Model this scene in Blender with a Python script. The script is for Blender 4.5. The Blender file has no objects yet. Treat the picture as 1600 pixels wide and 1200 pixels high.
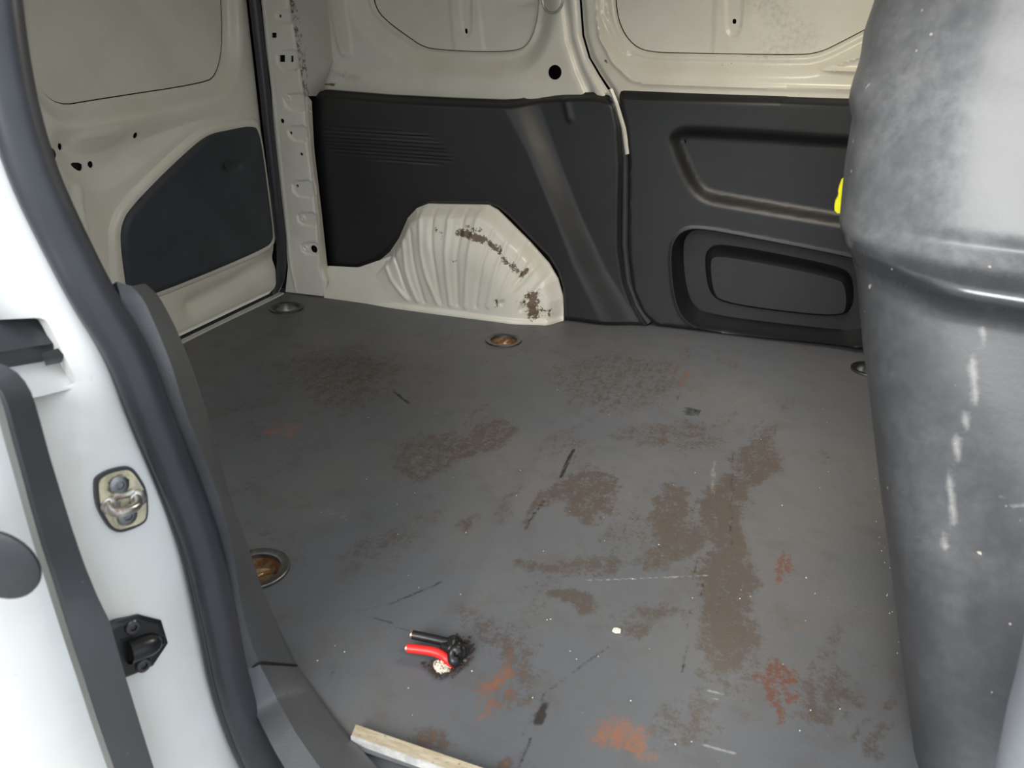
import bpy, math, random
import numpy as np
from mathutils import Vector, Matrix
from mathutils.geometry import delaunay_2d_cdt

random.seed(4)
rng = np.random.default_rng(4)
S = bpy.context.scene
COL = S.collection

# ------------------------------------------------------------------ camera
# World: x runs forward along the van, y runs from the open side to the far side, z up; cargo floor is z = 0.
F_PX = 1200.0
def camera_axes(f, vp, roll):
    r = math.radians(roll)
    Y = np.array([vp[0] - 800, vp[1] - 600, f]); Y /= np.linalg.norm(Y)
    Z = np.cross(Y, np.array([math.cos(r), math.sin(r), 0.0])); Z /= np.linalg.norm(Z)
    if Z[1] > 0: Z = -Z
    return np.array([np.cross(Y, Z), Y, Z]).T
RC = camera_axes(F_PX, (1260, 60), 1.0)
CAM = np.array([1.60597, -2.20984, 0.85])
cd = bpy.data.cameras.new('camera'); cam = bpy.data.objects.new('camera', cd); COL.objects.link(cam)
m3 = RC.T @ np.diag([1.0, -1.0, -1.0])
cam.matrix_world = Matrix.Translation(Vector(CAM)) @ Matrix([list(r) for r in m3]).to_4x4()
cd.sensor_width = 36.0; cd.lens = 36.0 * F_PX / 1600.0; cd.clip_start = 0.02
cd.dof.use_dof = True; cd.dof.focus_distance = 2.1; cd.dof.aperture_fstop = 8.0
S.camera = cam

# ------------------------------------------------------------------ world, lamps, exposure
w = bpy.data.worlds.new('overcast_sky'); S.world = w; w.use_nodes = True
nt = w.node_tree; nt.nodes.clear()
wo = nt.nodes.new('ShaderNodeOutputWorld'); wb = nt.nodes.new('ShaderNodeBackground')
tc = nt.nodes.new('ShaderNodeTexCoord'); sx = nt.nodes.new('ShaderNodeSeparateXYZ')
rp = nt.nodes.new('ShaderNodeValToRGB')
nt.links.new(tc.outputs['Generated'], sx.inputs[0]); nt.links.new(sx.outputs['Z'], rp.inputs[0])
rp.color_ramp.elements[0].color = (0.72, 0.80, 0.90, 1); rp.color_ramp.elements[1].color = (0.90, 0.96, 1.0, 1)
nt.links.new(rp.outputs[0], wb.inputs[0]); wb.inputs[1].default_value = .80
nt.links.new(wb.outputs[0], wo.inputs[0])
sl_ = bpy.data.lights.new('hazy_sun', 'SUN'); sl_.energy = 1.6; sl_.angle = math.radians(28); sl_.color = (1.0, .98, .95)
so_ = bpy.data.objects.new('hazy_sun', sl_); COL.objects.link(so_); so_.location = (3, -8, 5)
so_.rotation_euler = Vector((-.12, -.86, .50)).to_track_quat('Z', 'Y').to_euler()
LAMP_W = 4.6
vs = S.view_settings
vs.view_transform = 'Standard'; vs.look = 'None'; vs.gamma = 1.0; vs.use_curve_mapping = False
vs.exposure = 1.06

# ------------------------------------------------------------------ helpers
def ray(p):
    return RC.T @ np.array([p[0] - 800.0, p[1] - 600.0, F_PX])
def A(*v): return np.array(v, float)

class Plane:
    """A plane of the van with its own (u, v, height) coordinates."""
    def __init__(s, o, u, v):
        s.o = np.array(o, float); s.u = np.array(u, float); s.u /= np.linalg.norm(s.u)
        s.v = np.array(v, float); s.v -= s.u * s.u.dot(s.v); s.v /= np.linalg.norm(s.v)
        s.n = np.cross(s.u, s.v)
    def pick(s, p, h=0.0):
        d = ray(p); o = s.o + s.n * h
        q = CAM + d * ((o - CAM).dot(s.n) / d.dot(s.n)) - s.o
        return np.array([q.dot(s.u), q.dot(s.v)])
    def picks(s, ps, h=0.0): return np.array([s.pick(p, h) for p in ps])
    def at(s, uv, h=0.0): return s.o + s.u * uv[0] + s.v * uv[1] + s.n * h
    def at3(s, p, h=0.0): return s.at(s.pick(p, h), h)

def wall(y): return Plane((0, y, 0), (1, 0, 0), (0, 0, 1))
FLOOR = Plane((0, 0, 0), (1, 0, 0), (0, 1, 0))

def ss(a, b, x):
    t = np.clip((x - a) / (b - a), 0, 1); return t * t * (3 - 2 * t)
def seg_dist(P, a, b):
    d = b - a; L = max(d.dot(d), 1e-12)
    t = np.clip(((P - a) @ d) / L, 0, 1)
    return np.hypot(*(P - a - t[:, None] * d).T)
def line_dist(P, pl):
    r = np.full(len(P), 1e9)
    for i in range(len(pl) - 1): r = np.minimum(r, seg_dist(P, pl[i], pl[i + 1]))
    return r
def inside(P, poly):
    x, y = P[:, 0], P[:, 1]; c = np.zeros(len(P), bool); n = len(poly)
    for i in range(n):
        a, b = poly[i], poly[i - 1]
        k = (a[1] > y) != (b[1] > y)
        xx = (b[0] - a[0]) * (y - a[1]) / ((b[1] - a[1]) or 1e-12) + a[0]
        c ^= k & (x < xx)
    return c
def sdf(P, poly):
    d = line_dist(P, np.vstack([poly, poly[:1]]))
    return np.where(inside(P, poly), -d, d)
def smooth(poly, it=2, closed=True):
    p = np.array(poly, float)
    for _ in range(it):
        if closed:
            q = np.roll(p, -1, 0); p = np.stack([p * .75 + q * .25, p * .25 + q * .75], 1).reshape(-1, p.shape[1])
        else:
            a, b = p[:-1], p[1:]
            p = np.vstack([p[:1], np.stack([a * .75 + b * .25, a * .25 + b * .75], 1).reshape(-1, p.shape[1]), p[-1:]])
    return p
def resample(pl, n, closed=False):
    p = np.array(pl, float)
    if closed: p = np.vstack([p, p[:1]])
    s = np.r_[0, np.cumsum(np.linalg.norm(np.diff(p, axis=0), axis=1))]
    t = np.linspace(0, s[-1], n, endpoint=not closed)
    return np.stack([np.interp(t, s, p[:, k]) for k in range(p.shape[1])], 1)
def densify(poly, step):
    n = max(8, int(np.linalg.norm(np.diff(np.vstack([poly, poly[:1]]), axis=0), axis=1).sum() / step))
    out = []
    for i in range(len(poly)):
        a, b = poly[i], poly[(i + 1) % len(poly)]
        k = max(1, int(math.ceil(np.linalg.norm(b - a) / step)))
        out += [a + (b - a) * j / k for j in range(k)]
    return np.array(out)
def circle(c, r, n=20, ry=None):
    t = np.linspace(0, 2 * math.pi, n, endpoint=False)
    return np.stack([c[0] + r * np.cos(t), c[1] + (ry or r) * np.sin(t)], 1)

def tag(o, label=None, cat=None, group=None, kind=None):
    if label: o['label'] = label
    if cat: o['category'] = cat
    if group: o['group'] = group
    if kind: o['kind'] = kind
    return o
def empty(name, loc, label, cat, group=None, kind=None):
    o = bpy.data.objects.new(name, None); COL.objects.link(o); o.location = loc; o.empty_display_size = .02
    return tag(o, label, cat, group, kind)
def build(name, V, Fc, mat, parent=None, attrs=None, sharp=35, smooth_=True):
    """One mesh object; V are world coordinates, kept in place under the parent."""
    V = np.asarray(V, float)
    off = np.zeros(3)
    if parent is not None:
        q = parent
        while q is not None: off += np.array(q.location); q = q.parent
        loc = V.mean(0) - off if len(V) else off * 0
    else: loc = V.mean(0)
    me = bpy.data.meshes.new(name)
    me.from_pydata((V - off - loc).tolist(), [], [tuple(int(i) for i in f) for f in Fc])
    me.update()
    for k, a in (attrs or {}).items():
        at = me.attributes.new(k, 'FLOAT_COLOR', 'POINT')
        a = np.asarray(a, float)
        at.data.foreach_set('color', np.hstack([a, np.ones((len(a), 1))]).ravel().astype(np.float32))
    o = bpy.data.objects.new(name, me); COL.objects.link(o)
    o.location = loc
    if parent is not None: o.parent = parent
    if smooth_:
        me.shade_smooth()
        me.set_sharp_from_angle(angle=math.radians(sharp))
    if mat: me.materials.append(mat)
    return o

def contour(poly, off, res):
    """Points that follow a closed outline at a given distance, for clean pressed edges."""
    n = max(12, int(np.linalg.norm(np.diff(np.vstack([poly, poly[:1]]), axis=0), axis=1).sum() / res))
    q = resample(poly, n, True); t = np.roll(q, -1, 0) - np.roll(q, 1, 0); t /= np.linalg.norm(t, axis=1)[:, None] + 1e-12
    nr = np.stack([t[:, 1], -t[:, 0]], 1)
    if sdf(q[:1] + nr[:1] * .001, poly)[0] < 0: nr = -nr
    q = q + nr * off
    return q[np.abs(sdf(q, poly) - off) < .25 * res]
def press_data(pl, outline, holes=(), h=None, res=.008, thick=.004, wear=None, feat=()):
    ol = densify(np.array(outline, float), res)
    hs = [np.array(k, float) for k in holes]
    lo, hi = ol.min(0), ol.max(0)
    gx, gy = np.meshgrid(np.arange(lo[0] + res / 2, hi[0], res), np.arange(lo[1] + res / 2, hi[1], res))
    G = np.stack([gx.ravel(), gy.ravel()], 1)
    keep = sdf(G, ol) < -res * .45
    for k in hs: keep &= sdf(G, k) > res * .35
    G = G[keep]
    for poly, offs in feat:
        for off in offs:
            c = contour(np.array(poly, float), off, res * .8)
            c = c[sdf(c, ol) < -res * .4]
            for k in hs: c = c[sdf(c, k) > res * .4]
            if len(c):
                near = np.zeros(len(G), bool)
                for i in range(0, len(c), 200): near |= (((G[:, None, :] - c[None, i:i + 200]) ** 2).sum(-1) < (res * .5) ** 2).any(1)
                G = np.vstack([G[~near], c])
    P = [*ol]; E = [(i, (i + 1) % len(ol)) for i in range(len(ol))]
    for k in hs:
        b = len(P); P += [*k]; E += [(b + i, b + (i + 1) % len(k)) for i in range(len(k))]
    P = np.vstack([np.array(P), G])
    vv, ee, ff, *_ = delaunay_2d_cdt([Vector(p) for p in P.tolist()], E, [], 0, 1e-6, False)
    Q = np.array([(v.x, v.y) for v in vv]); T = np.array([f[:3] for f in ff])
    cen = Q[T].mean(1)
    ok = inside(cen, ol)
    for k in hs: ok &= ~inside(cen, k)
    T = T[ok]
    a, b, c = Q[T[:, 0]], Q[T[:, 1]], Q[T[:, 2]]
    ar = (b[:, 0] - a[:, 0]) * (c[:, 1] - a[:, 1]) - (b[:, 1] - a[:, 1]) * (c[:, 0] - a[:, 0])
    T[ar < 0] = T[ar < 0][:, ::-1]
    H = np.zeros(len(Q)) if h is None else h(Q)
    V = pl.o + Q[:, :1] * pl.u + Q[:, 1:] * pl.v + H[:, None] * pl.n
    ed = {}
    for t in T.tolist():
        for i in range(3):
            e = (t[i], t[(i + 1) % 3]); ed[e] = 1
    bd = [e for e in ed if (e[1], e[0]) not in ed]
    ids = sorted({i for e in bd for i in e}); mp = {i: len(V) + k for k, i in enumerate(ids)}
    V2 = V[ids] - pl.n * thick
    Fc = T.tolist() + [(b, a, mp[a], mp[b]) for a, b in bd]
    W = np.zeros((len(Q) + len(ids), 3))
    if wear is not None:
        ww = wear(Q); W[:len(Q)] = ww; W[len(Q):] = ww[ids]
    return np.vstack([V, V2]), Fc, {'wear': W}
def inset(poly, d, res=.006): return contour(np.array(poly, float), -d, res)
def below(poly, z):
    q = np.array(poly, float); q[:, 1] = np.minimum(q[:, 1], z); return q
def press(name, pl, outline, mat, parent=None, holes=(), h=None, res=.008, thick=.004, wear=None, sharp=40, feat=()):
    V, Fc, at = press_data(pl, outline, holes, h, res, thick, wear, feat)
    return build(name, V, Fc, mat, parent, at, sharp)

def loft_data(lines, n=40, close_u=False):
    L = [resample(l, n) for l in lines]; m = len(L)
    V = np.vstack(L); Fc = []
    for i in range(m if close_u else m - 1):
        for j in range(n - 1):
            a = i * n + j; b = ((i + 1) % m) * n + j
            Fc.append((a, b, b + 1, a + 1))
    return V, Fc
def loft(name, lines, mat, parent=None, n=40, close_u=False, sharp=35, flip=False, caps=False):
    V, Fc = loft_data(lines, n, close_u)
    if caps and close_u:
        m = len(lines); Fc += [tuple(i * n for i in range(m)), tuple(i * n + n - 1 for i in range(m))[::-1]]
    if flip: Fc = [f[::-1] for f in Fc]
    return build(name, V, Fc, mat, parent, None, sharp)
def tube_data(path, r, seg=12, flat=1.0, nrm=None, caps=True, taper=None):
    p = np.array(path, float); n = len(p)
    t = np.gradient(p, axis=0); t /= np.linalg.norm(t, axis=1)[:, None]
    a = np.array(nrm if nrm is not None else (0, 0, 1), float)
    if abs(a.dot(t[0])) > .95: a = A(0, 1, 0)
    V = []; prev = a
    for i in range(n):
        x = prev - t[i] * prev.dot(t[i]); x /= np.linalg.norm(x); prev = x
        y = np.cross(t[i], x)
        rr = r * (taper[i] if taper is not None else 1)
        for k in range(seg):
            q = 2 * math.pi * k / seg
            V.append(p[i] + rr * (math.cos(q) * flat * x + math.sin(q) * y))
    Fc = [(i * seg + k, i * seg + (k + 1) % seg, (i + 1) * seg + (k + 1) % seg, (i + 1) * seg + k) for i in range(n - 1) for k in range(seg)]
    if caps: Fc += [tuple(range(seg))[::-1], tuple((n - 1) * seg + k for k in range(seg))]
    return np.array(V), Fc
def tube(name, path, r, mat, parent=None, seg=12, flat=1.0, nrm=None, caps=True, taper=None):
    V, Fc = tube_data(path, r, seg, flat, nrm, caps, taper)
    return build(name, V, Fc, mat, parent, None, 50)
def lathe_data(o, n, prof, seg=32):
    n = np.array(n, float); n /= np.linalg.norm(n)
    a = A(1, 0, 0) if abs(n[0]) < .9 else A(0, 1, 0)
    x = np.cross(n, a); x /= np.linalg.norm(x); y = np.cross(n, x)
    V = []; Fc = []
    for (r, h) in prof:
        for k in range(seg):
            q = 2 * math.pi * k / seg; V.append(o + n * h + r * (math.cos(q) * x + math.sin(q) * y))
    for i in range(len(prof) - 1):
        for k in range(seg):
            Fc.append((i * seg + k, i * seg + (k + 1) % seg, (i + 1) * seg + (k + 1) % seg, (i + 1) * seg + k))
    if prof[0][0] > 0 and False: pass
    return np.array(V), Fc
def lathe(name, o, n, prof, mat, parent=None, seg=32, sharp=40):
    V, Fc = lathe_data(np.array(o, float), n, prof, seg)
    return build(name, V, Fc, mat, parent, None, sharp)
def join(*data):
    V = []; Fc = []; b = 0
    for v, f in data:
        V.append(np.asarray(v)); Fc += [tuple(i + b for i in q) for q in f]; b += len(v)
    return np.vstack(V), Fc
def box_data(lo, hi, fr=None):
    lo, hi = np.array(lo, float), np.array(hi, float)
    V = np.array([[(lo, hi)[i][0], (lo, hi)[j][1], (lo, hi)[k][2]] for i in (0, 1) for j in (0, 1) for k in (0, 1)])
    if fr is not None: V = np.array([fr.at(v[:2], v[2]) for v in V])
    return V, [(0, 1, 3, 2), (4, 6, 7, 5), (0, 4, 5, 1), (2, 3, 7, 6), (0, 2, 6, 4), (1, 5, 7, 3)]
def bevel(o, wdt, seg=2):
    m = o.modifiers.new('bevel', 'BEVEL'); m.width = wdt; m.segments = seg; m.limit_method = 'ANGLE'
    return o

# ------------------------------------------------------------------ materials
class Mat:
    def __init__(s, name, rough=.5, metal=0.0, spec=.5, color=None):
        s.m = bpy.data.materials.new(name); s.m.use_nodes = True; s.t = s.m.node_tree; s.t.nodes.clear()
        s.out = s.n('ShaderNodeOutputMaterial'); s.b = s.n('ShaderNodeBsdfPrincipled')
        s.l(s.b.outputs[0], s.out.inputs[0])
        s.b.inputs['Roughness'].default_value = rough; s.b.inputs['Metallic'].default_value = metal
        s.b.inputs['Specular IOR Level'].default_value = spec
        if color: s.b.inputs['Base Color'].default_value = (*color, 1)
        s.co = s.n('ShaderNodeTexCoord').outputs['Object']
    def n(s, t, **k):
        x = s.t.nodes.new(t)
        for a, b in k.items(): setattr(x, a, b)
        return x
    def l(s, a, b): s.t.links.new(a, b)
    def val(s, x, sock):
        if isinstance(x, (int, float)): sock.default_value = x
        else: s.l(x, sock)
    def noise(s, scale, detail=4, rough=.6, stretch=None, dist=0.0):
        x = s.n('ShaderNodeTexNoise'); x.inputs['Scale'].default_value = scale; x.inputs['Detail'].default_value = detail
        x.inputs['Roughness'].default_value = rough; x.inputs['Distortion'].default_value = dist
        c = s.co
        if stretch:
            mp = s.n('ShaderNodeMapping'); mp.inputs['Scale'].default_value = stretch[:3]
            if len(stretch) > 3: mp.inputs['Rotation'].default_value = (0, 0, stretch[3])
            s.l(c, mp.inputs[0]); c = mp.outputs[0]
        s.l(c, x.inputs['Vector']); return x.outputs['Fac']
    def math(s, op, a, b=0.0, c=None, clamp=False):
        x = s.n('ShaderNodeMath', operation=op, use_clamp=clamp)
        s.val(a, x.inputs[0]); s.val(b, x.inputs[1])
        if c is not None: s.val(c, x.inputs[2])
        return x.outputs[0]
    def step(s, a, lo, hi):
        x = s.n('ShaderNodeMapRange', interpolation_type='SMOOTHSTEP')
        s.val(a, x.inputs['Value']); x.inputs['From Min'].default_value = lo; x.inputs['From Max'].default_value = hi
        return x.outputs[0]
    def mix(s, f, a, b):
        x = s.n('ShaderNodeMix', data_type='RGBA'); s.val(f, x.inputs[0])
        for v, k in ((a, 6), (b, 7)):
            if isinstance(v, tuple): x.inputs[k].default_value = (*v, 1)
            else: s.l(v, x.inputs[k])
        return x.outputs[2]
    def attr(s, name):
        x = s.n('ShaderNodeAttribute', attribute_name=name); y = s.n('ShaderNodeSeparateColor')
        s.l(x.outputs['Color'], y.inputs[0]); return y.outputs
    def color(s, c): s.l(c, s.b.inputs['Base Color']); return s
    def rough(s, c): s.l(c, s.b.inputs['Roughness']); return s
    def bump(s, hgt, strength=.3, dist=.002):
        x = s.n('ShaderNodeBump'); x.inputs['Strength'].default_value = strength; x.inputs['Distance'].default_value = dist
        s.l(hgt, x.inputs['Height']); s.l(x.outputs[0], s.b.inputs['Normal']); return s

def paint(name, col, rough=.32, dirt=.25):
    m = Mat(name, rough)
    a = m.attr('wear')
    n1 = m.noise(6, 3); n2 = m.noise(70, 5, .7); n3 = m.noise(260, 3, .7)
    c = m.mix(m.step(n1, .35, .75), col, tuple(x * y for x, y in zip(col, (.93, .915, .87))))
    # fine chips and rubbed scuffs where the wear map says
    k = m.math('MULTIPLY_ADD', n2, .9, a[0])
    k = m.math('MULTIPLY_ADD', n3, .45, k)
    sc = m.step(k, 1.02, 1.12)
    c = m.mix(sc, c, (.13, .085, .05))
    k2 = m.math('MULTIPLY_ADD', n2, .6, a[1]); c = m.mix(m.step(k2, .62, 1.1), c, (.33, .29, .23))
    sp = m.step(m.noise(150, 2, .5), .755, .775)
    c = m.mix(m.math('MULTIPLY', sp, dirt), c, (.12, .10, .08))
    m.color(c); return m.m
M = {}
M['white'] = paint('white_body_paint', (.80, .78, .705), .28, .35)
M['clean'] = paint('white_outer_paint', (.84, .85, .84), .22, .1)
M['grey_primer'] = paint('thin_grey_paint', (.55, .545, .51), .4, .3)

def plastic(name, col, rough=.5, grain=900, gs=.25, dust=None, spec=.5):
    m = Mat(name, rough, spec=spec)
    g = m.noise(grain, 2, .5); n1 = m.noise(9, 4, .6)
    c = m.mix(m.step(n1, .35, .7), col, tuple(x * 1.25 for x in col))
    sp = m.step(m.noise(230, 1, .5), .80, .82)
    c = m.mix(m.math('MULTIPLY', sp, .25), c, (.4, .38, .33))
    if dust:
        d1 = m.noise(7, 5, .65); d2 = m.noise(38, 5, .7)
        d = m.math('MULTIPLY', m.step(d1, .32, .68), m.step(d2, .25, .75))
        c = m.mix(m.math('MULTIPLY', d, dust), c, (.42, .41, .40))
        big = m.step(m.noise(75, 1, .4), .775, .79)
        c = m.mix(big, c, (.45, .40, .34))
    m.color(c); m.bump(g, gs, .0012); return m.m
M['lining'] = plastic('black_grained_plastic', (.012, .0128, .0142), .40, spec=.6)
M['lining_blue'] = plastic('black_door_panel', (.034, .041, .052), .55, 700, .15)
M['trim'] = plastic('charcoal_grained_trim', (.075, .077, .082), .45, 420, .55)
M['trim_smooth'] = plastic('charcoal_smooth_trim', (.032, .033, .038), .5, 700, .25)
M['rubber'] = plastic('black_rubber', (.036, .038, .045), .33, 300, .05)
M['gap'] = Mat('dark_gap', .8, color=(.006, .006, .007)).m
def bulk_mat():
    m = Mat('dusty_black_moulded_plastic', .36)
    sx = m.n('ShaderNodeSeparateXYZ'); m.l(m.co, sx.inputs[0])
    bead = m.math('SUBTRACT', 1.0, m.step(m.math('ABSOLUTE', m.math('ADD', sx.outputs['Z'], -.084)), .012, .026)); hi = m.step(sx.outputs['Z'], .085, .115)            # above the ridge: more dust, with skylight on that face painted into its tone
    d1 = m.noise(9, 5, .7); d2 = m.noise(55, 5, .75); d3 = m.noise(5, 5, .6, (3, 3, .35))
    d = m.math('MULTIPLY', m.step(d1, .25, .70), m.step(d2, .15, .75))
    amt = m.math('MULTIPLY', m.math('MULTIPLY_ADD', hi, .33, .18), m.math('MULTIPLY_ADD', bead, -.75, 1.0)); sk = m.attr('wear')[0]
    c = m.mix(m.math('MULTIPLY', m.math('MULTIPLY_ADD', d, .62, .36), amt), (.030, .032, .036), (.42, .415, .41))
    c = m.mix(m.math('MULTIPLY', m.step(m.math('MULTIPLY_ADD', d2, .5, sk), .55, .9), .5), c, (.46, .45, .42))
    c = m.mix(m.step(m.noise(80, 1, .4), .785, .80), c, (.48, .42, .35))
    m.color(c); m.rough(m.math('MULTIPLY_ADD', bead, -.14, m.math('MULTIPLY_ADD', d, .12, .34))); m.l(m.math('MULTIPLY_ADD', bead, .45, .5), m.b.inputs['Specular IOR Level']); m.bump(m.noise(160, 2, .5), .10, .001); return m.m
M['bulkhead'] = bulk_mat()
M['black_gloss'] = plastic('black_painted_steel', (.012, .013, .015), .30, 200, .05)
M['rail'] = plastic('black_rail', (.030, .032, .036), .40, 200, .05)

def metal(name, col, rough, rust=0.0, rustcol=(.23, .085, .025)):
    m = Mat(name, rough, 1.0)
    n = m.noise(60, 5, .65); c = m.mix(m.step(n, .35, .7), col, tuple(x * .7 for x in col))
    if rust:
        r = m.step(m.noise(34, 5, .7), .62 - rust * .35, .80 - rust * .35)
        c = m.mix(r, c, rustcol); m.l(m.math('SUBTRACT', 1.0, r), m.b.inputs['Metallic'])
        m.rough(m.math('MULTIPLY_ADD', r, .4, rough))
    m.color(c); m.bump(n, .15, .001); return m.m
M['steel'] = metal('dull_steel', (.55, .55, .54), .32)
M['screw'] = metal('grey_screw', (.32, .33, .35), .38)
M['dark_screw'] = metal('dark_screw', (.12, .12, .13), .35)
M['zinc'] = metal('yellow_zinc', (.80, .73, .52), .6); M['zinc'].node_tree.nodes['Principled BSDF'].inputs['Metallic'].default_value = .35
M['striker_bar'] = metal('bright_zinc', (.74, .71, .66), .30, .25)
M['cup_ring'] = metal('grey_cup_ring', (.20, .20, .195), .45)
M['rust_cup'] = metal('rusty_cup', (.50, .38, .22), .40, .62, (.17, .060, .020))
M['clean_cup'] = metal('steel_cup', (.42, .43, .42), .32)
M['alu'] = metal('worn_aluminium', (.72, .71, .68), .5); M['alu'].node_tree.nodes['Principled BSDF'].inputs['Metallic'].default_value = .25
M['copper'] = metal('copper_strands', (.98, .60, .42), .38)
def alu_top():
    m = Mat('worn_gold_aluminium', .5, .55)
    n = m.noise(120, 5, .7); k = m.noise(30, 4, .6, (1, 6, 1))
    c = m.mix(m.step(k, .3, .7), (.62, .50, .33), (.78, .70, .55)); c = m.mix(m.step(n, .58, .72), c, (.30, .20, .11))
    m.color(c); return m.m
M['alu_top'] = alu_top()
def cable(name, col, scuff):
    m = Mat(name, .38)
    n = m.noise(260, 4, .7, (1, 2.5, 1)); c = m.mix(m.step(n, .60, .68), col, scuff); m.color(c); m.bump(n, .15, .001); return m.m
M['red'] = cable('red_cable_sheath', (.74, .022, .018), (.30, .012, .012))
M['black_cable'] = cable('black_cable_sheath', (.010, .010, .011), (.022, .022, .024))
M['yellow'] = Mat('yellow_plastic', .45, color=(.95, .88, .0)).m
def foam():
    m = Mat('chipped_cream_sealant', .75)
    n = m.noise(230, 4, .7); c = m.mix(m.step(n, .50, .60), (.80, .73, .58), (.16, .075, .04)); m.color(c); m.bump(n, .6, .003); return m.m
M['sealant'] = foam()
M['crumb'] = Mat('brown_crumb', .8, color=(.045, .026, .018)).m
M['pale_crumb'] = Mat('pale_crumb', .8, color=(.70, .66, .58)).m
M['lamp'] = None

# floor mat: grey ribbed rubber with rust, grime and scuffs laid where the real ones are (floor coordinates)
def floor_mat():
    m = Mat('stained_rubber_mat', .5, spec=.4)
    a = m.attr('stain'); b = m.attr('stain2')
    big = m.noise(2.2, 4, .6); mid = m.noise(14, 5, .65); fine = m.noise(130, 4, .75); st = m.noise(60, 5, .7, (1.0, .16, 1, .18))
    c = m.mix(m.step(big, .35, .68), (.106, .112, .125), (.126, .126, .128))
    c = m.mix(m.math('MULTIPLY', m.step(mid, .48, .75), .50), c, (.094, .081, .068))
    med = m.noise(42, 5, .7); spk = m.noise(420, 2, .6)
    e = m.math('ADD', m.math('MULTIPLY', m.math('SUBTRACT', fine, .5), 1.5), m.math('MULTIPLY', m.math('SUBTRACT', med, .5), 1.5))
    e = m.math('ADD', e, m.math('MULTIPLY', m.math('SUBTRACT', st, .5), 1.1)); e = m.math('ADD', e, m.math('MULTIPLY', m.math('SUBTRACT', spk, .5), .7))
    def mask(ch, lo, hi, k=1.0): return m.math('MULTIPLY', m.step(m.math('MULTIPLY_ADD', e, k, ch), lo, hi), m.step(ch, .04, .16))
    c = m.mix(m.math('MULTIPLY', mask(a[1], .14, .80, 1.25), .72), c, (.076, .055, .040))      # brown grime
    c = m.mix(m.math('MULTIPLY', mask(a[0], .40, 1.1, 1.2), .80), c, (.26, .100, .048))       # orange rust
    c = m.mix(m.math('MULTIPLY', mask(b[1], .40, .85, 1.3), .85), c, (.135, .048, .030))      # dark red rust
    c = m.mix(m.math('MULTIPLY', mask(b[0], .35, 1.0), .50), c, (.30, .28, .25))         # pale rubbing
    c = m.mix(m.math('MULTIPLY', mask(a[2], .30, .75, .45), .85), c, (.010, .010, .010))   # black marks
    c = m.mix(m.math('MULTIPLY', mask(b[2], .40, .8, .5), .55), c, (.42, .40, .38))      # bright scratches
    sp = m.step(m.noise(520, 1, .4), .825, .84); c = m.mix(sp, c, (.60, .57, .50))
    m.color(c)
    r = m.math('MULTIPLY_ADD', m.math('MAXIMUM', a[0], a[1]), -.10, .50); r = m.math('MULTIPLY_ADD', mid, .16, m.math('SUBTRACT', r, .08)); m.rough(r)
    wv = m.n('ShaderNodeTexVoronoi'); wv.inputs['Scale'].default_value = 330; m.l(m.co, wv.inputs['Vector'])
    hgt = m.math('MULTIPLY_ADD', wv.outputs['Distance'], .5, m.math('MULTIPLY', fine, .6))
    m.bump(hgt, .22, .0012); return m.m
M['floor'] = floor_mat()
M['concrete'] = Mat('pale_yard_concrete', .9, color=(.32, .31, .29)).m
M['front_pillar'] = plastic('pale_grey_pillar_plastic', (.24, .25, .27), .45, 300, .1)
# ================================================================== STRUCTURE
Wq = wall(.12); Wl = wall(.08); Wd = wall(.15); Wa = wall(.088); W0 = wall(0.0)
RD = Plane((-.02, 0, 0), (0, 1, 0), (0, 0, 1))
def wz(y, ps): return wall(y).picks(ps)
TOP = 1.16

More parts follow.
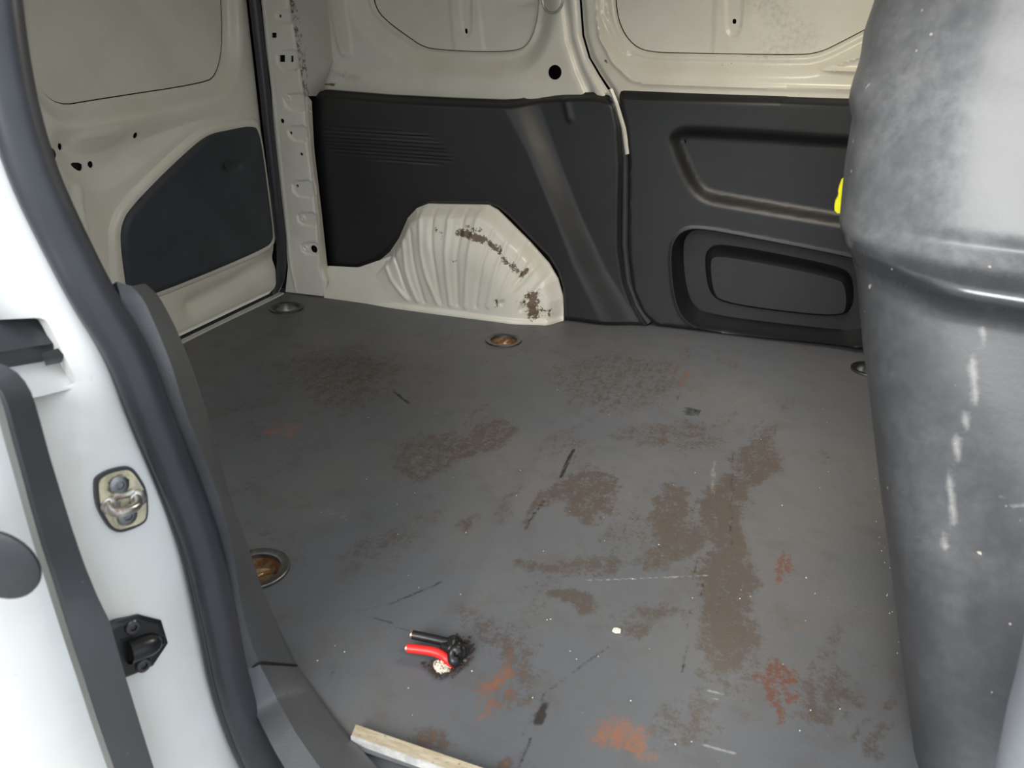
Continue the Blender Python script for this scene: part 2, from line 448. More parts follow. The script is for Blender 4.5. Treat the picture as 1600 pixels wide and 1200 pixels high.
# ---- floor mat with real cup openings
CUPS = [((448, 481), 'near'), ((787, 532), 'b'), ((401, 889), 'c'), ((1362, 578), 'd')]
cup_xy = [FLOOR.pick(p) for p, _ in CUPS]
CUP_R = .056
HOLE = FLOOR.pick((712, 1022))
def build_floor():
    step = .006
    xs = np.concatenate([np.arange(-.004, 2.06, step), np.arange(2.08, 2.85, .05)]); ys = np.arange(-1.600, .26, step)
    gx, gy = np.meshgrid(xs, ys); P = np.stack([gx.ravel(), gy.ravel()], 1)
    # slight waviness of the rubber
    wob = .0012 * np.sin(P[:, 0] * 9 + 1.3 * np.sin(P[:, 1] * 5)) + .0010 * np.sin(P[:, 1] * 13 + P[:, 0] * 4)
    cen = FLOOR.picks([(600, 1000), (905, 660), (760, 830)])
    fold = line_dist(P, FLOOR.picks([(955, 610), (880, 660), (800, 790), (740, 930), (700, 985)]))
    wob += .003 * np.exp(-(fold / .02) ** 2)
    V = np.hstack([P, wob[:, None] - .002])
    nx, ny = len(xs), len(ys)
    I = np.arange(nx * ny).reshape(ny, nx)
    Fq = np.stack([I[:-1, :-1], I[:-1, 1:], I[1:, 1:], I[1:, :-1]], -1).reshape(-1, 4)
    c = P[Fq].mean(1); ok = np.ones(len(Fq), bool)
    for q in cup_xy: ok &= np.hypot(*(c - q).T) > CUP_R * .80
    ok &= np.hypot(*(c - HOLE).T) > .018
    Fq = Fq[ok]
    # stains: (channel, strength, edge softness, outline as seen, then laid on the floor)
    st = np.zeros((len(P), 3)); s2 = np.zeros((len(P), 3))
    # stains spread unevenly: their outlines wander by a few centimetres
    r2 = np.random.default_rng(11); WX = np.zeros(len(P)); WY = np.zeros(len(P))
    for k in range(26):
        f = 6 * 1.24 ** k * .8; a_ = r2.uniform(0, 2 * math.pi); amp = .030 / (1 + .16 * f * .35)
        kx, ky = f * math.cos(a_), f * math.sin(a_) * .75
        WX += amp * np.sin(P[:, 0] * kx * 2 + P[:, 1] * ky * 2 + r2.uniform(0, 7)); WY += 1.3 * amp * np.sin(P[:, 0] * ky * 2 - P[:, 1] * kx * 2 + r2.uniform(0, 7))
    PW = P + np.stack([WX, WY], 1) * .38
    def blob(ch, strength, soft, px):
        poly = smooth(FLOOR.picks(px), 2); lo, hi = poly.min(0) - soft * 2, poly.max(0) + soft * 2
        k = np.where(((P > lo) & (P < hi)).all(1))[0]
        if not len(k): return
        v = strength * ss(soft, -soft, sdf(PW[k], poly))
        t = st if ch < 3 else s2
        t[k, ch % 3] = np.maximum(t[k, ch % 3], v)
    def mark(ch, strength, wdt, px):
        pl = FLOOR.picks(px); lo, hi = pl.min(0) - .03, pl.max(0) + .03
        k = np.where(((P > lo) & (P < hi)).all(1))[0]
        if not len(k): return
        v = strength * np.exp(-(line_dist(P[k], pl) / wdt) ** 2)
        t = st if ch < 3 else s2
        t[k, ch % 3] = np.maximum(t[k, ch % 3], v)
    for a in STAINS: blob(*a)
    for a in MARKS: mark(*a)
    # many faint grime smears dragged towards the opening
    for k in range(70):
        c = np.array([r2.uniform(.35, 1.85), r2.uniform(-1.5, .05)]); a_ = 1.45 + r2.normal(0, .25); L = r2.uniform(.03, .16); wd = r2.uniform(.008, .035)
        d = np.array([math.cos(a_), math.sin(a_)]); q = PW - c; u = q @ d; v = q @ np.array([-d[1], d[0]])
        g = np.exp(-(u / L) ** 2 - (v / wd) ** 2) * r2.uniform(.15, .42)
        st[:, 1] = np.maximum(st[:, 1], g)
    return build('floor', V, Fq.tolist(), M['floor'], None, {'stain': st, 'stain2': s2}, 60)
OR, BR, BK, PALE, RED, SCR = 0, 1, 2, 3, 4, 5
STAINS = [
    # brown grime patches
    (BR, .75, .02, [(1005, 765), (1080, 770), (1085, 830), (1040, 900), (1000, 895)]),
    (BR, .85, .02, [(1100, 745), (1165, 765), (1172, 900), (1165, 1060), (1125, 1080), (1085, 1000), (1075, 900)]),
    (BR, .70, .02, [(1120, 700), (1190, 700), (1215, 650), (1230, 700), (1190, 780), (1150, 800)]),
    (BR, .45, .04, [(960, 655), (1100, 640), (1130, 690), (1060, 710), (990, 700)]),
    (BR, .70, .015, [(860, 770), (900, 742), (950, 750), (970, 805), (930, 800), (890, 790), (830, 830), (850, 800)]),
    (BR, .60, .02, [(780, 870), (860, 875), (980, 850), (985, 910), (900, 905), (800, 905)]),
    (BR, .80, .012, [(830, 940), (900, 935), (965, 945), (960, 965), (915, 990), (900, 965)]),
    (BR, .65, .02, [(970, 970), (1040, 955), (1070, 975), (1020, 1000)]),
    (BR, .60, .02, [(1290, 1060), (1330, 1050), (1337, 1090), (1300, 1110)]),
    (BR, .65, .02, [(1255, 1050), (1300, 1040), (1310, 1100), (1270, 1130), (1240, 1100)]),
    (BR, .60, .015, [(1380, 1125), (1400, 1125), (1398, 1170), (1380, 1170)]),
    (BR, .65, .015, [(700, 680), (780, 650), (830, 660), (800, 700), (740, 710)]),
    (BR, .55, .03, [(590, 700), (700, 660), (760, 680), (690, 730), (610, 740)]),
    (BR, .40, .05, [(860, 560), (1040, 550), (1080, 600), (980, 640), (860, 610)]),
    (BR, .60, .015, [(705, 795), (740, 800), (735, 815), (710, 812)]),
    (BR, .55, .02, [(770, 815), (800, 780), (825, 770), (810, 800), (780, 825)]),
    (BR, .55, .02, [(690, 960), (740, 950), (745, 1000), (720, 990)]),
    (BR, .70, .012, [(668, 1130), (700, 1115), (730, 1125), (728, 1140), (690, 1155), (668, 1148)]),
    (BR, .60, .02, [(745, 1150), (800, 1130), (830, 1160), (800, 1185), (760, 1175)]),
    (BR, .55, .03, [(740, 970), (790, 1010), (860, 1050), (830, 1075), (760, 1060), (735, 1020)]),
    (BR, .45, .05, [(420, 560), (560, 545), (640, 580), (560, 640), (450, 620)]),
    (BR, .45, .03, [(1000, 1080), (1120, 1070), (1130, 1150), (1040, 1150)]),
    (BR, .45, .03, [(370, 800), (420, 830), (440, 860), (400, 850)]),
    # dark-red rust
    (RED, .70, .012, [(1205, 895), (1235, 852), (1255, 855), (1268, 880), (1245, 895), (1215, 903)]),
    (RED, .80, .012, [(1183, 1035), (1200, 1020), (1250, 1030), (1250, 1065), (1225, 1090), (1228, 1140), (1210, 1140), (1208, 1085), (1185, 1065)]),
    (RED, .50, .012, [(1000, 1062), (1045, 1080), (1040, 1120), (1010, 1100)][:0] or [(1220, 950), (1235, 948), (1235, 962), (1222, 962)]),
    # orange rust
    (OR, .95, .02, [(930, 1098), (985, 1105), (1030, 1125), (1040, 1165), (1060, 1180), (990, 1160), (945, 1130)]),
    (OR, .95, .012, [(975, 1110), (1000, 1115), (1010, 1130), (985, 1130)]),
    (OR, .70, .03, [(755, 1020), (800, 1030), (820, 1050), (800, 1075), (750, 1078), (735, 1050)]),
    (OR, .65, .02, [(825, 1060), (870, 1070), (880, 1085), (840, 1085)]),
    (OR, .75, .03, [(405, 678), (450, 668), (490, 655), (480, 680), (440, 690)]),
    (OR, 1.0, .008, [(452, 680), (466, 677), (468, 684), (456, 686)]),
    (OR, 1.0, .01, [(352, 768), (365, 765), (366, 773), (356, 775)]),
    (OR, .50, .03, [(1225, 965), (1255, 960), (1258, 1000), (1235, 1000)]),
    (OR, .70, .012, [(1225, 1035), (1248, 1030), (1245, 1075), (1228, 1085)]),
    (OR, .42, .04, [(1270, 810), (1305, 790), (1300, 870), (1275, 890)]),
    (OR, .40, .04, [(1280, 560), (1330, 555), (1330, 580), (1290, 585)]),
    (OR, .38, .04, [(1030, 570), (1075, 560), (1080, 600), (1040, 610)]),
    (OR, .50, .02, [(1270, 1180), (1320, 1185), (1320, 1199), (1275, 1199)]),
    (OR, .55, .02, [(675, 1125), (715, 1118), (720, 1138), (690, 1150)]),
    (OR, .42, .02, [(735, 798), (755, 795), (752, 815), (738, 815)]),
    (OR, .5, .02, [(760, 1155), (800, 1145), (810, 1170), (770, 1175)]),
    (OR, .45, .02, [(545, 1120), (570, 1115), (580, 1135), (555, 1140)]),
    # pale rubbed areas
    (PALE, .50, .03, [(440, 540), (495, 538), (480, 548), (445, 550)]),
    (PALE, .55, .02, [(625, 705), (650, 698), (655, 712), (630, 720)]),
    (PALE, .45, .03, [(500, 800), (560, 790), (570, 815), (520, 820)]),
    (PALE, .50, .02, [(768, 748), (785, 748), (785, 760), (770, 760)]),
    (PALE, .45, .02, [(600, 820), (640, 812), (650, 828), (610, 832)]),
    (PALE, .30, .03, [(880, 650), (900, 640), (800, 800), (760, 870), (770, 830)]),
    (PALE, .35, .03, [(700, 940), (740, 930), (745, 960), (710, 985)]),
    # black patches
    (BK, .62, .010, [(1040, 632), (1065, 625), (1090, 632), (1080, 640), (1045, 638)]),
]
MARKS = [
    (BK, 1.0, .005, [(896, 702), (888, 718), (880, 736), (876, 744)]),
    (BK, 1.0, .005, [(854, 1097), (846, 1112)]), (BK, 1.1, .008, [(846, 1112), (842, 1124)]),
    (BK, .55, .004, [(829, 1150), (815, 1185), (808, 1198)]),
    (BK, .66, .004, [(615, 940), (650, 925), (690, 908)]), (BK, .50, .004, [(555, 953), (575, 950), (615, 940)]),
    (BK, .62, .003, [(570, 958), (600, 968), (640, 985)]),
    (BK, .9, .005, [(616, 612), (628, 622), (640, 631)]),
    (BK, .55, .006, [(820, 825), (835, 800), (850, 780)]),
    (BK, .55, .003, [(1073, 980), (1085, 900), (1090, 850)]), (BK, .55, .003, [(1093, 960), (1100, 890)]), (BK, .5, .003, [(1120, 960), (1130, 880)]),
    (BK, .6, .004, [(1066, 1050), (1075, 985)]), (BK, .55, .004, [(1142, 850), (1143, 800), (1145, 700)]),
    (BK, .55, .004, [(860, 1075), (950, 1010)]), (BK, .5, .004, [(815, 1150), (850, 1080)]),
    (BK, .55, .010, [(400, 866), (412, 860), (424, 862)]),
    (BK, .55, .005, [(515, 1062), (524, 1045)]),
    (SCR, .75, .003, [(910, 906), (1000, 903), (1110, 897)]),
    (SCR, .9, .0035, [(1105, 1078), (1128, 1086)]), (SCR, .8, .0035, [(1100, 1090), (1122, 1094)]), (SCR, .75, .003, [(1095, 1163), (1150, 1178)]),
    (SCR, .6, .003, [(1040, 790), (1070, 797)]), (SCR, .6, .003, [(720, 720), (775, 714)]),
    (PALE, .8, .006, [(1114, 770), (1116, 720)]),
]
fl = build_floor()
tag(fl, 'dark grey rubber cargo floor mat stained with rust and brown grime', 'floor', kind='structure')

# ---- rear door (door_1): pressed inner panel, dark hollow behind it, black lower panel
rd = empty('door_1', (-.02, -.5, .4), 'closed white rear door with a black lower panel, in the far left corner', 'door', kind='structure')
win = RD.picks([(55, -150), (62, 60), (72, 135), (106, 168), (160, 158), (335, 131), (352, 118), (362, 75), (360, 0), (352, -150)])
win = smooth(win, 2)
low = smooth(RD.picks([(387, 196), (396, 203), (403, 240), (412, 310), (419, 362), (418, 376), (408, 386), (330, 420), (246, 453), (195, 470), (187, 420), (182, 375), (184, 350), (196, 326), (250, 270), (300, 224), (322, 209), (350, 203)]), 2)
lowrim = smooth(RD.picks([(395, 182), (404, 192), (412, 240), (422, 310), (430, 370), (426, 386), (412, 398), (330, 432), (246, 466), (180, 486), (172, 430), (168, 375), (170, 350), (184, 318), (244, 258), (295, 212), (318, 196), (350, 188)]), 2)
mid = smooth(RD.picks([(85, 195), (120, 205), (200, 200), (395, 172), (398, 182), (330, 186), (290, 200), (230, 250), (180, 290), (150, 300), (115, 285), (80, 240)]), 2)
pad = smooth(RD.picks([(118, 208), (205, 196), (190, 232), (128, 243), (115, 230)]), 1)
rib_ = RD.picks([(112, 292), (116, 335), (122, 380)]); rib2 = RD.picks([(124, 294), (131, 345), (140, 390)])
crease = RD.picks([(45, 90), (60, 180), (105, 265), (130, 330)])
def rd_h(Q):
    d = sdf(Q, win); h = -.030 * ss(.055, .004, d) 
    h += -.022 * ss(.012, -.05, sdf(Q, mid)) + .008 * ss(.006, -.014, sdf(Q, pad))
    h += .012 * ss(.0, -.010, sdf(Q, lowrim))
    h += -.005 * np.exp(-(line_dist(Q, rib_) / .007) ** 2) + .004 * np.exp(-(line_dist(Q, rib2) / .006) ** 2)
    e = RD.picks([(300, 475), (360, 445), (425, 405)])
    h += -.016 * np.exp(-(line_dist(Q, e) / .028) ** 2)
    h += -.03 * ss(-.07, -.02, Q[:, 0]) * 0 - .02 * ss(.03, .0, Q[:, 1])
    return h
rholes = [circle(RD.pick((103, 230)), .0085, 14), circle(RD.pick((218, 212)), .008, 14), circle(RD.pick((152, 258)), .0085, 14),
          smooth(RD.picks([(119, 255), (139, 255), (140, 266), (133, 269), (122, 262)]), 1)]
rout = np.array([(-1.40, .005), (-.050, .005), (-.022, .05), (-.015, .20), (-.012, TOP), (-1.40, TOP)])
def rd_wear(Q):
    w = np.zeros((len(Q), 3))
    w[:, 0] = .14 * np.exp(-(line_dist(Q, RD.picks([(150, 368), (170, 362)])) / .02) ** 2) + .11 * np.exp(-(line_dist(Q, RD.picks([(395, 430), (395, 450)])) / .03) ** 2)
    return w
press('inner_panel', RD, rout, M['white'], rd, rholes + [below(win, TOP - .02)], rd_h, .007, .003, rd_wear, feat=[(win, (-.0055, -.0025, 0, .0025, .0055, .03, .055)), (lowrim, (-.012, -.006, 0)), (pad, (.006, -.004, -.014))])
press('window_skin', RD, inset(below(win, TOP - .02), .0026), M['white'], rd, (), lambda Q: rd_h(Q) - .003, .014, .001)
hol = Plane((-.075, 0, 0), (0, 1, 0), (0, 0, 1))
press('outer_skin', hol, np.array([(-1.42, -.05), (.25, -.05), (.25, TOP), (-1.42, TOP)]), M['gap'], rd, res=.2)
def low_h(Q): return .026 - .006 * ss(-.012, 0, sdf(Q, low)) - .008 * ss(.0, -.012, sdf(Q, latch)) + .010 * ss(0, -.012, sdf(Q, latch2))
latch = smooth(RD.picks([(338, 250), (370, 246), (368, 270), (345, 278), (334, 268)]), 2)
latch2 = smooth(RD.picks([(346, 255), (356, 252), (360, 262), (350, 264)]), 2)
lp = press('lower_panel', RD, low, M['lining_blue'], rd, (), low_h, .006, .016, feat=[(latch, (-.012, -.006, 0)), (latch2, (-.006, 0))])
lp['label'] = 'black moulded lower panel of the rear door'
HB = Plane((-.020 - .034, 0, 0), (0, 1, 0), (0, 0, 1))
press('hole_backing', HB, HB.picks([(85, 200), (240, 195), (240, 290), (85, 290)]), M['gap'], rd, res=.05)  # black sheet added close behind, stands in for the shade inside the holes
press('latch_pull', Plane((.003, 0, 0), (0, 1, 0), (0, 0, 1)), smooth(Plane((.003, 0, 0), (0, 1, 0), (0, 0, 1)).picks([(346, 254), (354, 250), (360, 262), (352, 266)]), 2), M['rubber'], lp, (), lambda Q: .008 + 0 * Q[:, 0], .004, .006)
lathe('bump_stop', RD.at3((70, 240), .002), (1, 0, 0), [(.0, .022), (.010, .022), (.015, .017), (.016, 0)], M['rubber'], rd, 18)

QY = .145
# ---- far body side: quarter panel, corner pillar, outer skin
wf = empty('wall_far', (.9, .12, .6), 'cream painted steel body side above the black lining panel', 'wall', kind='structure')
press('outer_skin', wall(.27), np.array([(-.1, -.08), (3.0, -.08), (3.0, TOP), (-.1, TOP)]), M['gap'], wf, res=.3)
shut = wz(QY, [(902, -180), (903, -60), (904, 0), (908, 55), (918, 90), (934, 118), (952, 146), (962, 190)])
q_rec = smooth(wz(QY, [(566, -200), (570, -20), (577, 16), (600, 38), (628, 58), (648, 72), (668, 78), (740, 82), (795, 81), (815, 73), (829, 48), (836, 5), (838, -200)]), 2)
brace = wz(QY, [(692, -200), (692, 0), (701, 84), (749, 84), (738, 0), (736, -200)])
chan = smooth(wz(QY, [(705, -190), (708, 0), (712, 46), (718, 58), (726, 56), (730, 45), (729, -190)]), 2)
strip_l = wz(QY, [(872, -150), (882, 0), (889, 60), (905, 110), (922, 148)])
corner_emb = smooth(wz(QY, [(536, -100), (540, 0), (554, 84), (540, 92), (528, 84), (512, 0), (508, -100)]), 1)
def q_h(Q):
    d = sdf(Q, q_rec)
    h = -.034 * ss(.075, .012, d) + .004 * np.exp(-((d - .008) / .005) ** 2) - .008 * ss(.006, -.002, d)
    h += .0035 * ss(.002, -.002, sdf(Q, brace)) * (d < 0) - .004 * ss(0, -.005, sdf(Q, chan)) * (d < 0)
    e = line_dist(Q, strip_l); h += -.012 * np.exp(-(e / .013) ** 2)
    s = line_dist(Q, shut); h += -.010 * ss(.022, .002, s)
    h += .004 * ss(.0, -.006, sdf(Q, corner_emb))
    h += .012 * ss(.745, .70, Q[:, 1]) * ss(.95, .80, Q[:, 0])
    return h
Qb = [(508, -200), (512, 0), (517, 60), (520, 96), (503, 132), (500, 150), (600, 190), (800, 190), (962, 190)]
q_out = np.vstack([wz(QY, Qb), shut[::-1]])
qh = [circle(wz(QY, [(867, 113)])[0], .0205, 28), smooth(wz(QY, [(717, 44), (721, 44), (722, 52), (718, 53)]), 2)]
def q_wear(Q):
    w = np.zeros((len(Q), 3))
    def g(px, r, s, ch=0): w[:, ch] = np.maximum(w[:, ch], s * np.exp(-(line_dist(Q, wz(QY, px)) / r) ** 2))
    g([(540, 20), (545, 60)], .018, .17); g([(512, 131), (525, 132)], .010, .42); g([(530, 80), (550, 90)], .018, .12)
    g([(515, 112), (560, 122)], .03, .45, 1); g([(528, 75), (545, 40)], .03, .35, 1); g([(545, 133), (575, 134)], .008, .2)
    g([(895, 110), (900, 114)], .010, .18); g([(578, 20), (600, 40)], .008, .14); return w
qp = press('quarter_panel', wall(QY), q_out, M['white'], wf, [qh[0], below(q_rec, TOP - .02)], q_h, .0055, .003, q_wear, feat=[(q_rec, (-.008, -.0052, -.003, -.0008, .003, .006, .012, .03, .06)), (chan, (-.006, 0, .004))])
press('window_skin', wall(QY), inset(below(q_rec, TOP - .02), .0022), M['white'], wf, [qh[1]], lambda Q: q_h(Q) - .004, .006, .001, feat=[(chan, (-.006, 0, .004))])
# front lower closing of the quarter panel behind the lining
press('inner_side', wall(.16), np.array([(0, -.02), (1.32, -.02), (1.32, .70), (0, .70)]), M['gap'], wf, res=.2)

# corner pillar
pil = wz(0, [(401, -200), (408, 0), (416, 80), (424, 140), (429, 230), (442, 334), (450, 417), (446, 456), (506, 463), (509, 440), (501, 420), (495, 335), (483, 232), (474, 140), (462, 60), (452, 0), (436, -200)])
pads = [smooth(wz(0, q), 1) for q in ([(428, 78), (470, 76), (470, 112), (434, 111)], [(440, 146), (480, 144), (480, 176), (446, 174)], [(446, 197), (482, 195), (484, 224), (452, 220)],
        [(454, 281), (492, 281), (494, 312), (458, 308)], [(462, 331), (496, 331), (498, 356), (466, 352)], [(468, 378), (500, 378), (502, 400), (472, 398)], [(428, 16), (458, 14), (460, 38), (432, 38)])]
dimp = [wz(0, [q])[0] for q in [(449, 155), (472, 342), (476, 389)]]
bright = wz(0, [(474, 150), (483, 232), (495, 335), (501, 420), (506, 455)])
inner = wz(0, [(411, 0), (432, 200), (447, 340), (455, 420), (463, 456)])
def p_h(Q):
    h = np.zeros(len(Q))
    for p in pads: h -= .006 * ss(.001, -.006, sdf(Q, p))
    for c in dimp:
        r = np.hypot(*(Q - c).T); h += .004 * np.exp(-((r - .007) / .003) ** 2) - .002 * np.exp(-(r / .004) ** 2)
    h += .003 * np.exp(-(line_dist(Q, inner) / .004) ** 2)
    h -= .006 * ss(.012, .0, line_dist(Q, pil[[8, 9, 10, 11, 12, 13, 14, 15, 16]]))
    return h
def sq(cx, cy, a, b): return wz(0, [(cx - a, cy - b), (cx + a, cy - b), (cx + a, cy + b), (cx - a, cy + b)])
ph = [circle(wz(0, [c])[0], r, 12) for c, r in [((436, 25), .0045), ((441, 189), .0075), ((453, 208), .005), ((471, 241), .0055), ((463, 291), .005), ((489, 390), .014)]]
ph += [sq(428, 55, 4, 4), sq(439, 91.5, 4.5, 5.5), sq(454.5, 92, 2.2, 5)]
def p_wear(Q):
    w = np.zeros((len(Q), 3)); e = line_dist(Q, wz(0, [(452, 0), (462, 60), (470, 130)]))
    w[:, 0] = .30 * np.exp(-(e / .010) ** 2); w[:, 0] = np.maximum(w[:, 0], .12 * np.exp(-(line_dist(Q, wz(0, [(470, 400), (490, 412)])) / .012) ** 2))
    w[:, 1] = .2; return w
press('corner_pillar', W0, pil, M['white'], wf, ph, p_h, .004, .006, p_wear)
press('pillar_cavity', wall(.03), wz(.03, [(395, -200), (400, 0), (440, 450), (500, 452), (478, 200), (440, 0), (425, -200)]), M['gap'], wf, res=.1)
# rear corner return faces from pillar to side
def ln(pxs, ys): return np.array([wall(y).at3(p) for p, y in zip(pxs, ys)])
rA = ln([(436, -200), (452, 0), (462, 60), (474, 140), (478, 150)], [.0] * 5); rB = ln([(508, -200), (512, 0), (517, 60), (520, 96), (500, 150)], [QY, QY, QY, QY, .11])
def mk_return():
    LN = [rA + (rB - rA) * t for t in np.linspace(0, 1, 14)]
    V, Fc = loft_data(LN, 80)
    t = np.repeat(np.linspace(0, 1, 14), 80); W = np.zeros((len(V), 3)); W[:, 0] = .31 * np.exp(-(t / .3) ** 2) + .08; W[:, 1] = .35
    o = build('corner_return', V, Fc, M['grey_primer'], wf, {'wear': W}); o['label'] = 'scuffed grey painted face of the rear corner'
mk_return()
rC = ln([(474, 140), (483, 232), (495, 335), (501, 420), (506, 463)], [0] * 5); rD = ln([(487, 158), (491, 232), (503, 335), (512, 420), (514, 463)], [.05] * 5)
loft('pillar_edge', [rC, (rC + rD) / 2 + A(.002, -.004, 0), rD], M['white'], wf, 30)
tube('lining_lug', ln([(477, 148), (478, 160), (481, 170), (486, 176)], [.02, .02, .025, .03]), .006, M['grey_primer'], wf, 8)
# low white strip between floor and lining
sA = ln([(506, 462), (560, 468), (610, 478)], [-.002] * 3); sB = ln([(506, 415), (560, 418), (612, 400)], [.055] * 3)
sA[:, 2] = -.004
loft('lower_strip', [sA, sA * .96 + sB * .04 + A(0, 0, .012), sB], M['white'], wf, 20)
wf_rub = tube('rear_door_seal', ln([(391, -160), (397, 0), (405, 70), (413, 140), (420, 210), (430, 300), (438, 370), (440, 410), (437, 438), (428, 456)], [-.012] * 10), .016, M['rubber'], None, 12)
tag(wf_rub, 'thin vertical black rubber seal between rear door and corner pillar', 'seal')
# second lip of the seal, as part
tube('seal_lip', ln([(399, -160), (403.5, 0), (411.5, 70), (419.5, 140), (426.5, 210), (436.5, 300), (444.5, 370), (446, 410), (443, 438)], [-.006] * 9), .0055, M['rubber'], wf_rub, 8)
# threshold strip
thA = np.array([(-.012, -1.45, .002), (-.012, -.02, .002)]); 
ts = build('trim_1', *box_data((-.024, -1.45, -.02), (-.006, -.008, .001)), M['grey_primer'], None, {'wear': np.ones((8, 3)) * .1})
tag(ts, 'narrow pale metal threshold along the foot of the rear door', 'trim', kind='structure')

# ---- far sliding door (door_2)
fd = empty('door_2', (1.6, .15, .4), 'far sliding door, cream steel above and black lining below', 'door', kind='structure')
d_left = wz(.15, [(905, -180), (906, -60), (907.5, 0), (911.5, 55), (921.5, 90), (938, 118), (957, 146), (966, 190)])
d_rec = smooth(wz(.15, [(955, -200), (957, -20), (960, 25), (972, 55), (992, 76), (1020, 83), (1080, 84), (1240, 87), (1280, 84), (1320, 64), (1400, 22), (1480, -20), (1500, -200)]), 2)
d_brace = wz(.15, [(1115, -200), (1115, 0), (1112, 86), (1175, 87), (1181, 0), (1184, -200)])
d_chan = smooth(wz(.15, [(1130, -190), (1131, 20), (1132, 48), (1140, 58), (1152, 58), (1158, 45), (1162, 0), (1164, -190)]), 2)
d_fold = wz(.15, [(925, -150), (933, 20), (938, 60), (958, 98), (985, 124), (1010, 131), (1100, 134), (1330, 140), (1500, 146)])
d_fold2 = wz(.15, [(940, -150), (942, 20), (960, 60), (978, 82)])
d_tri = wz(.15, [(1500, 125), (1285, 108), (1340, 90), (1500, 20)])
d_seam = wz(.15, [(903, 0), (912, 56), (930, 100), (955, 146)])
def d_h(Q):
    d = sdf(Q, d_rec)
    h = -.022 * ss(.060, .018, d) + .003 * np.exp(-((d - .012) / .006) ** 2) - .008 * ss(.005, -.002, d)
    h += .0035 * ss(.002, -.002, sdf(Q, d_brace)) * (d < 0) - .004 * ss(0, -.006, sdf(Q, d_chan)) * (d < 0)
    h += .006 * np.exp(-(line_dist(Q, d_fold) / .006) ** 2) + .006 * np.exp(-(line_dist(Q, d_fold2) / .006) ** 2)
    h += .010 * np.exp(-(line_dist(Q, d_tri) / .006) ** 2)
    h += -.012 * ss(.02, .0, line_dist(Q, d_left))
    return h
d_out = np.vstack([d_left, wz(.15, [(970, 200), (1500, 210)]), [[2.5, .62], [2.5, TOP]], d_left[:1] * 0 + [[d_left[0][0], TOP]]])
d_out = d_out[[i for i in range(len(d_out))]]
if d_left[0][1] > TOP - .01: d_out = d_out[:-1]; d_out[0][1] = TOP
def d_wear(Q):
    w = np.zeros((len(Q), 3))
    def g(px, r, s, ch=0): w[:, ch] = np.maximum(w[:, ch], s * np.exp(-(line_dist(Q, wz(.15, px)) / r) ** 2))
    g([(1110, 100), (1145, 101)], .008, .28); g([(1220, 20), (1310, 50)], .08, .12); g([(1190, 0), (1260, 60), (1200, 78)], .10, .42, 1); g([(944, 92), (950, 98)], .006, .4)
    return w
dk = smooth(wz(.15, [(1143, 29), (1149, 29), (1149, 37), (1143, 37)]), 2)
dfe = [(d_rec, (.0015, .004, .008, .012, .016, .022, .04, .06))]
press('inner_panel', Wd, d_out, M['white'], fd, [below(d_rec, TOP - .02)], d_h, .0055, .003, d_wear, feat=dfe)
press('window_skin', Wd, inset(below(d_rec, TOP - .02), .0022), M['white'], fd, [dk], lambda Q: d_h(Q) - .004, .006, .001, d_wear, feat=[(d_chan, (-.006, 0, .004))])
# lining of the door
dl = wz(.15, [(967, 142), (975, 140), (1100, 145), (1325, 152), (1440, 157)]); dl = np.vstack([dl, [[2.2, dl[-1][1]], [2.2, .006]], wz(.15, [(1345, 541), (1200, 526), (1027, 506), (1006, 488), (990, 452), (983, 400), (982, 330), (983, 250), (979, 205), (972, 170)])])
dl[:, 1] = np.maximum(dl[:, 1], .004)
pk1 = smooth(wz(.15, [(1043, 222), (1047, 206), (1058, 197), (1074, 193), (1200, 200), (1330, 209), (1480, 216), (1480, 380), (1400, 369), (1262, 347), (1150, 327), (1104, 319), (1083, 306), (1065, 277)]), 2)
pk2 = smooth(wz(.15, [(1051, 405), (1053, 378), (1068, 359), (1092, 355), (1150, 365), (1326, 399), (1360, 410), (1366, 530), (1345, 538), (1322, 540), (1200, 526), (1094, 511), (1067, 492), (1055, 455)]), 2)
bos = smooth(wz(.15, [(1099, 412), (1106, 397), (1124, 393), (1200, 406), (1311, 429), (1331, 442), (1334, 487), (1316, 506), (1200, 494), (1124, 481), (1105, 465)]), 2)
ledge = wz(.15, [(960, 155), (1100, 159), (1325, 166), (1600, 176)])
def dl_h(Q):
    a = sdf(Q, pk1); h = .02 - .030 * ss(0, -.042, a)
    b = sdf(Q, pk2); h += -.095 * ss(.002, -.022, b) + .003 * np.exp(-((b - .004) / .004) ** 2)
    h += .060 * ss(.006, -.018, sdf(Q, bos))
    e = line_dist(Q, ledge); up = Q[:, 1] > np.interp(Q[:, 0], ledge[:, 0], ledge[:, 1])
    h += np.where(up, -.014 * ss(0, .016, e), 0)
    h -= .008 * ss(-.010, 0, sdf(Q, dl))
    return h
dlp = press('lining_panel', Wd, dl, M['lining'], fd, (), dl_h, .006, .03, feat=[(pk1, (-.042, -.032, -.022, -.012, -.004, 0)), (pk2, (-.022, -.017, -.012, -.007, -.002, .002, .006, .010)), (bos, (-.018, -.014, -.010, -.006, -.002, .002, .006))])
dlp['label'] = 'black moulded lining of the sliding door with two recessed pockets'
# cream flange running down between the two linings
fa = ln([(950, 140), (958, 160), (970, 200), (976, 242)], [.135] * 4); fb = ln([(957, 138), (966, 160), (978, 200), (984, 240)], [.135] * 4)
loft('flange', [fa, (fa + fb) / 2 + A(0, -.004, 0), fb], M['white'], fd, 24)
sg = tube('door_edge_seal', ln([(955, 152), (966, 172), (973, 205), (977, 250), (977, 330), (976, 380), (982, 440), (996, 478), (1014, 504)], [.145] * 9), .012, M['rubber'], fd, 10)

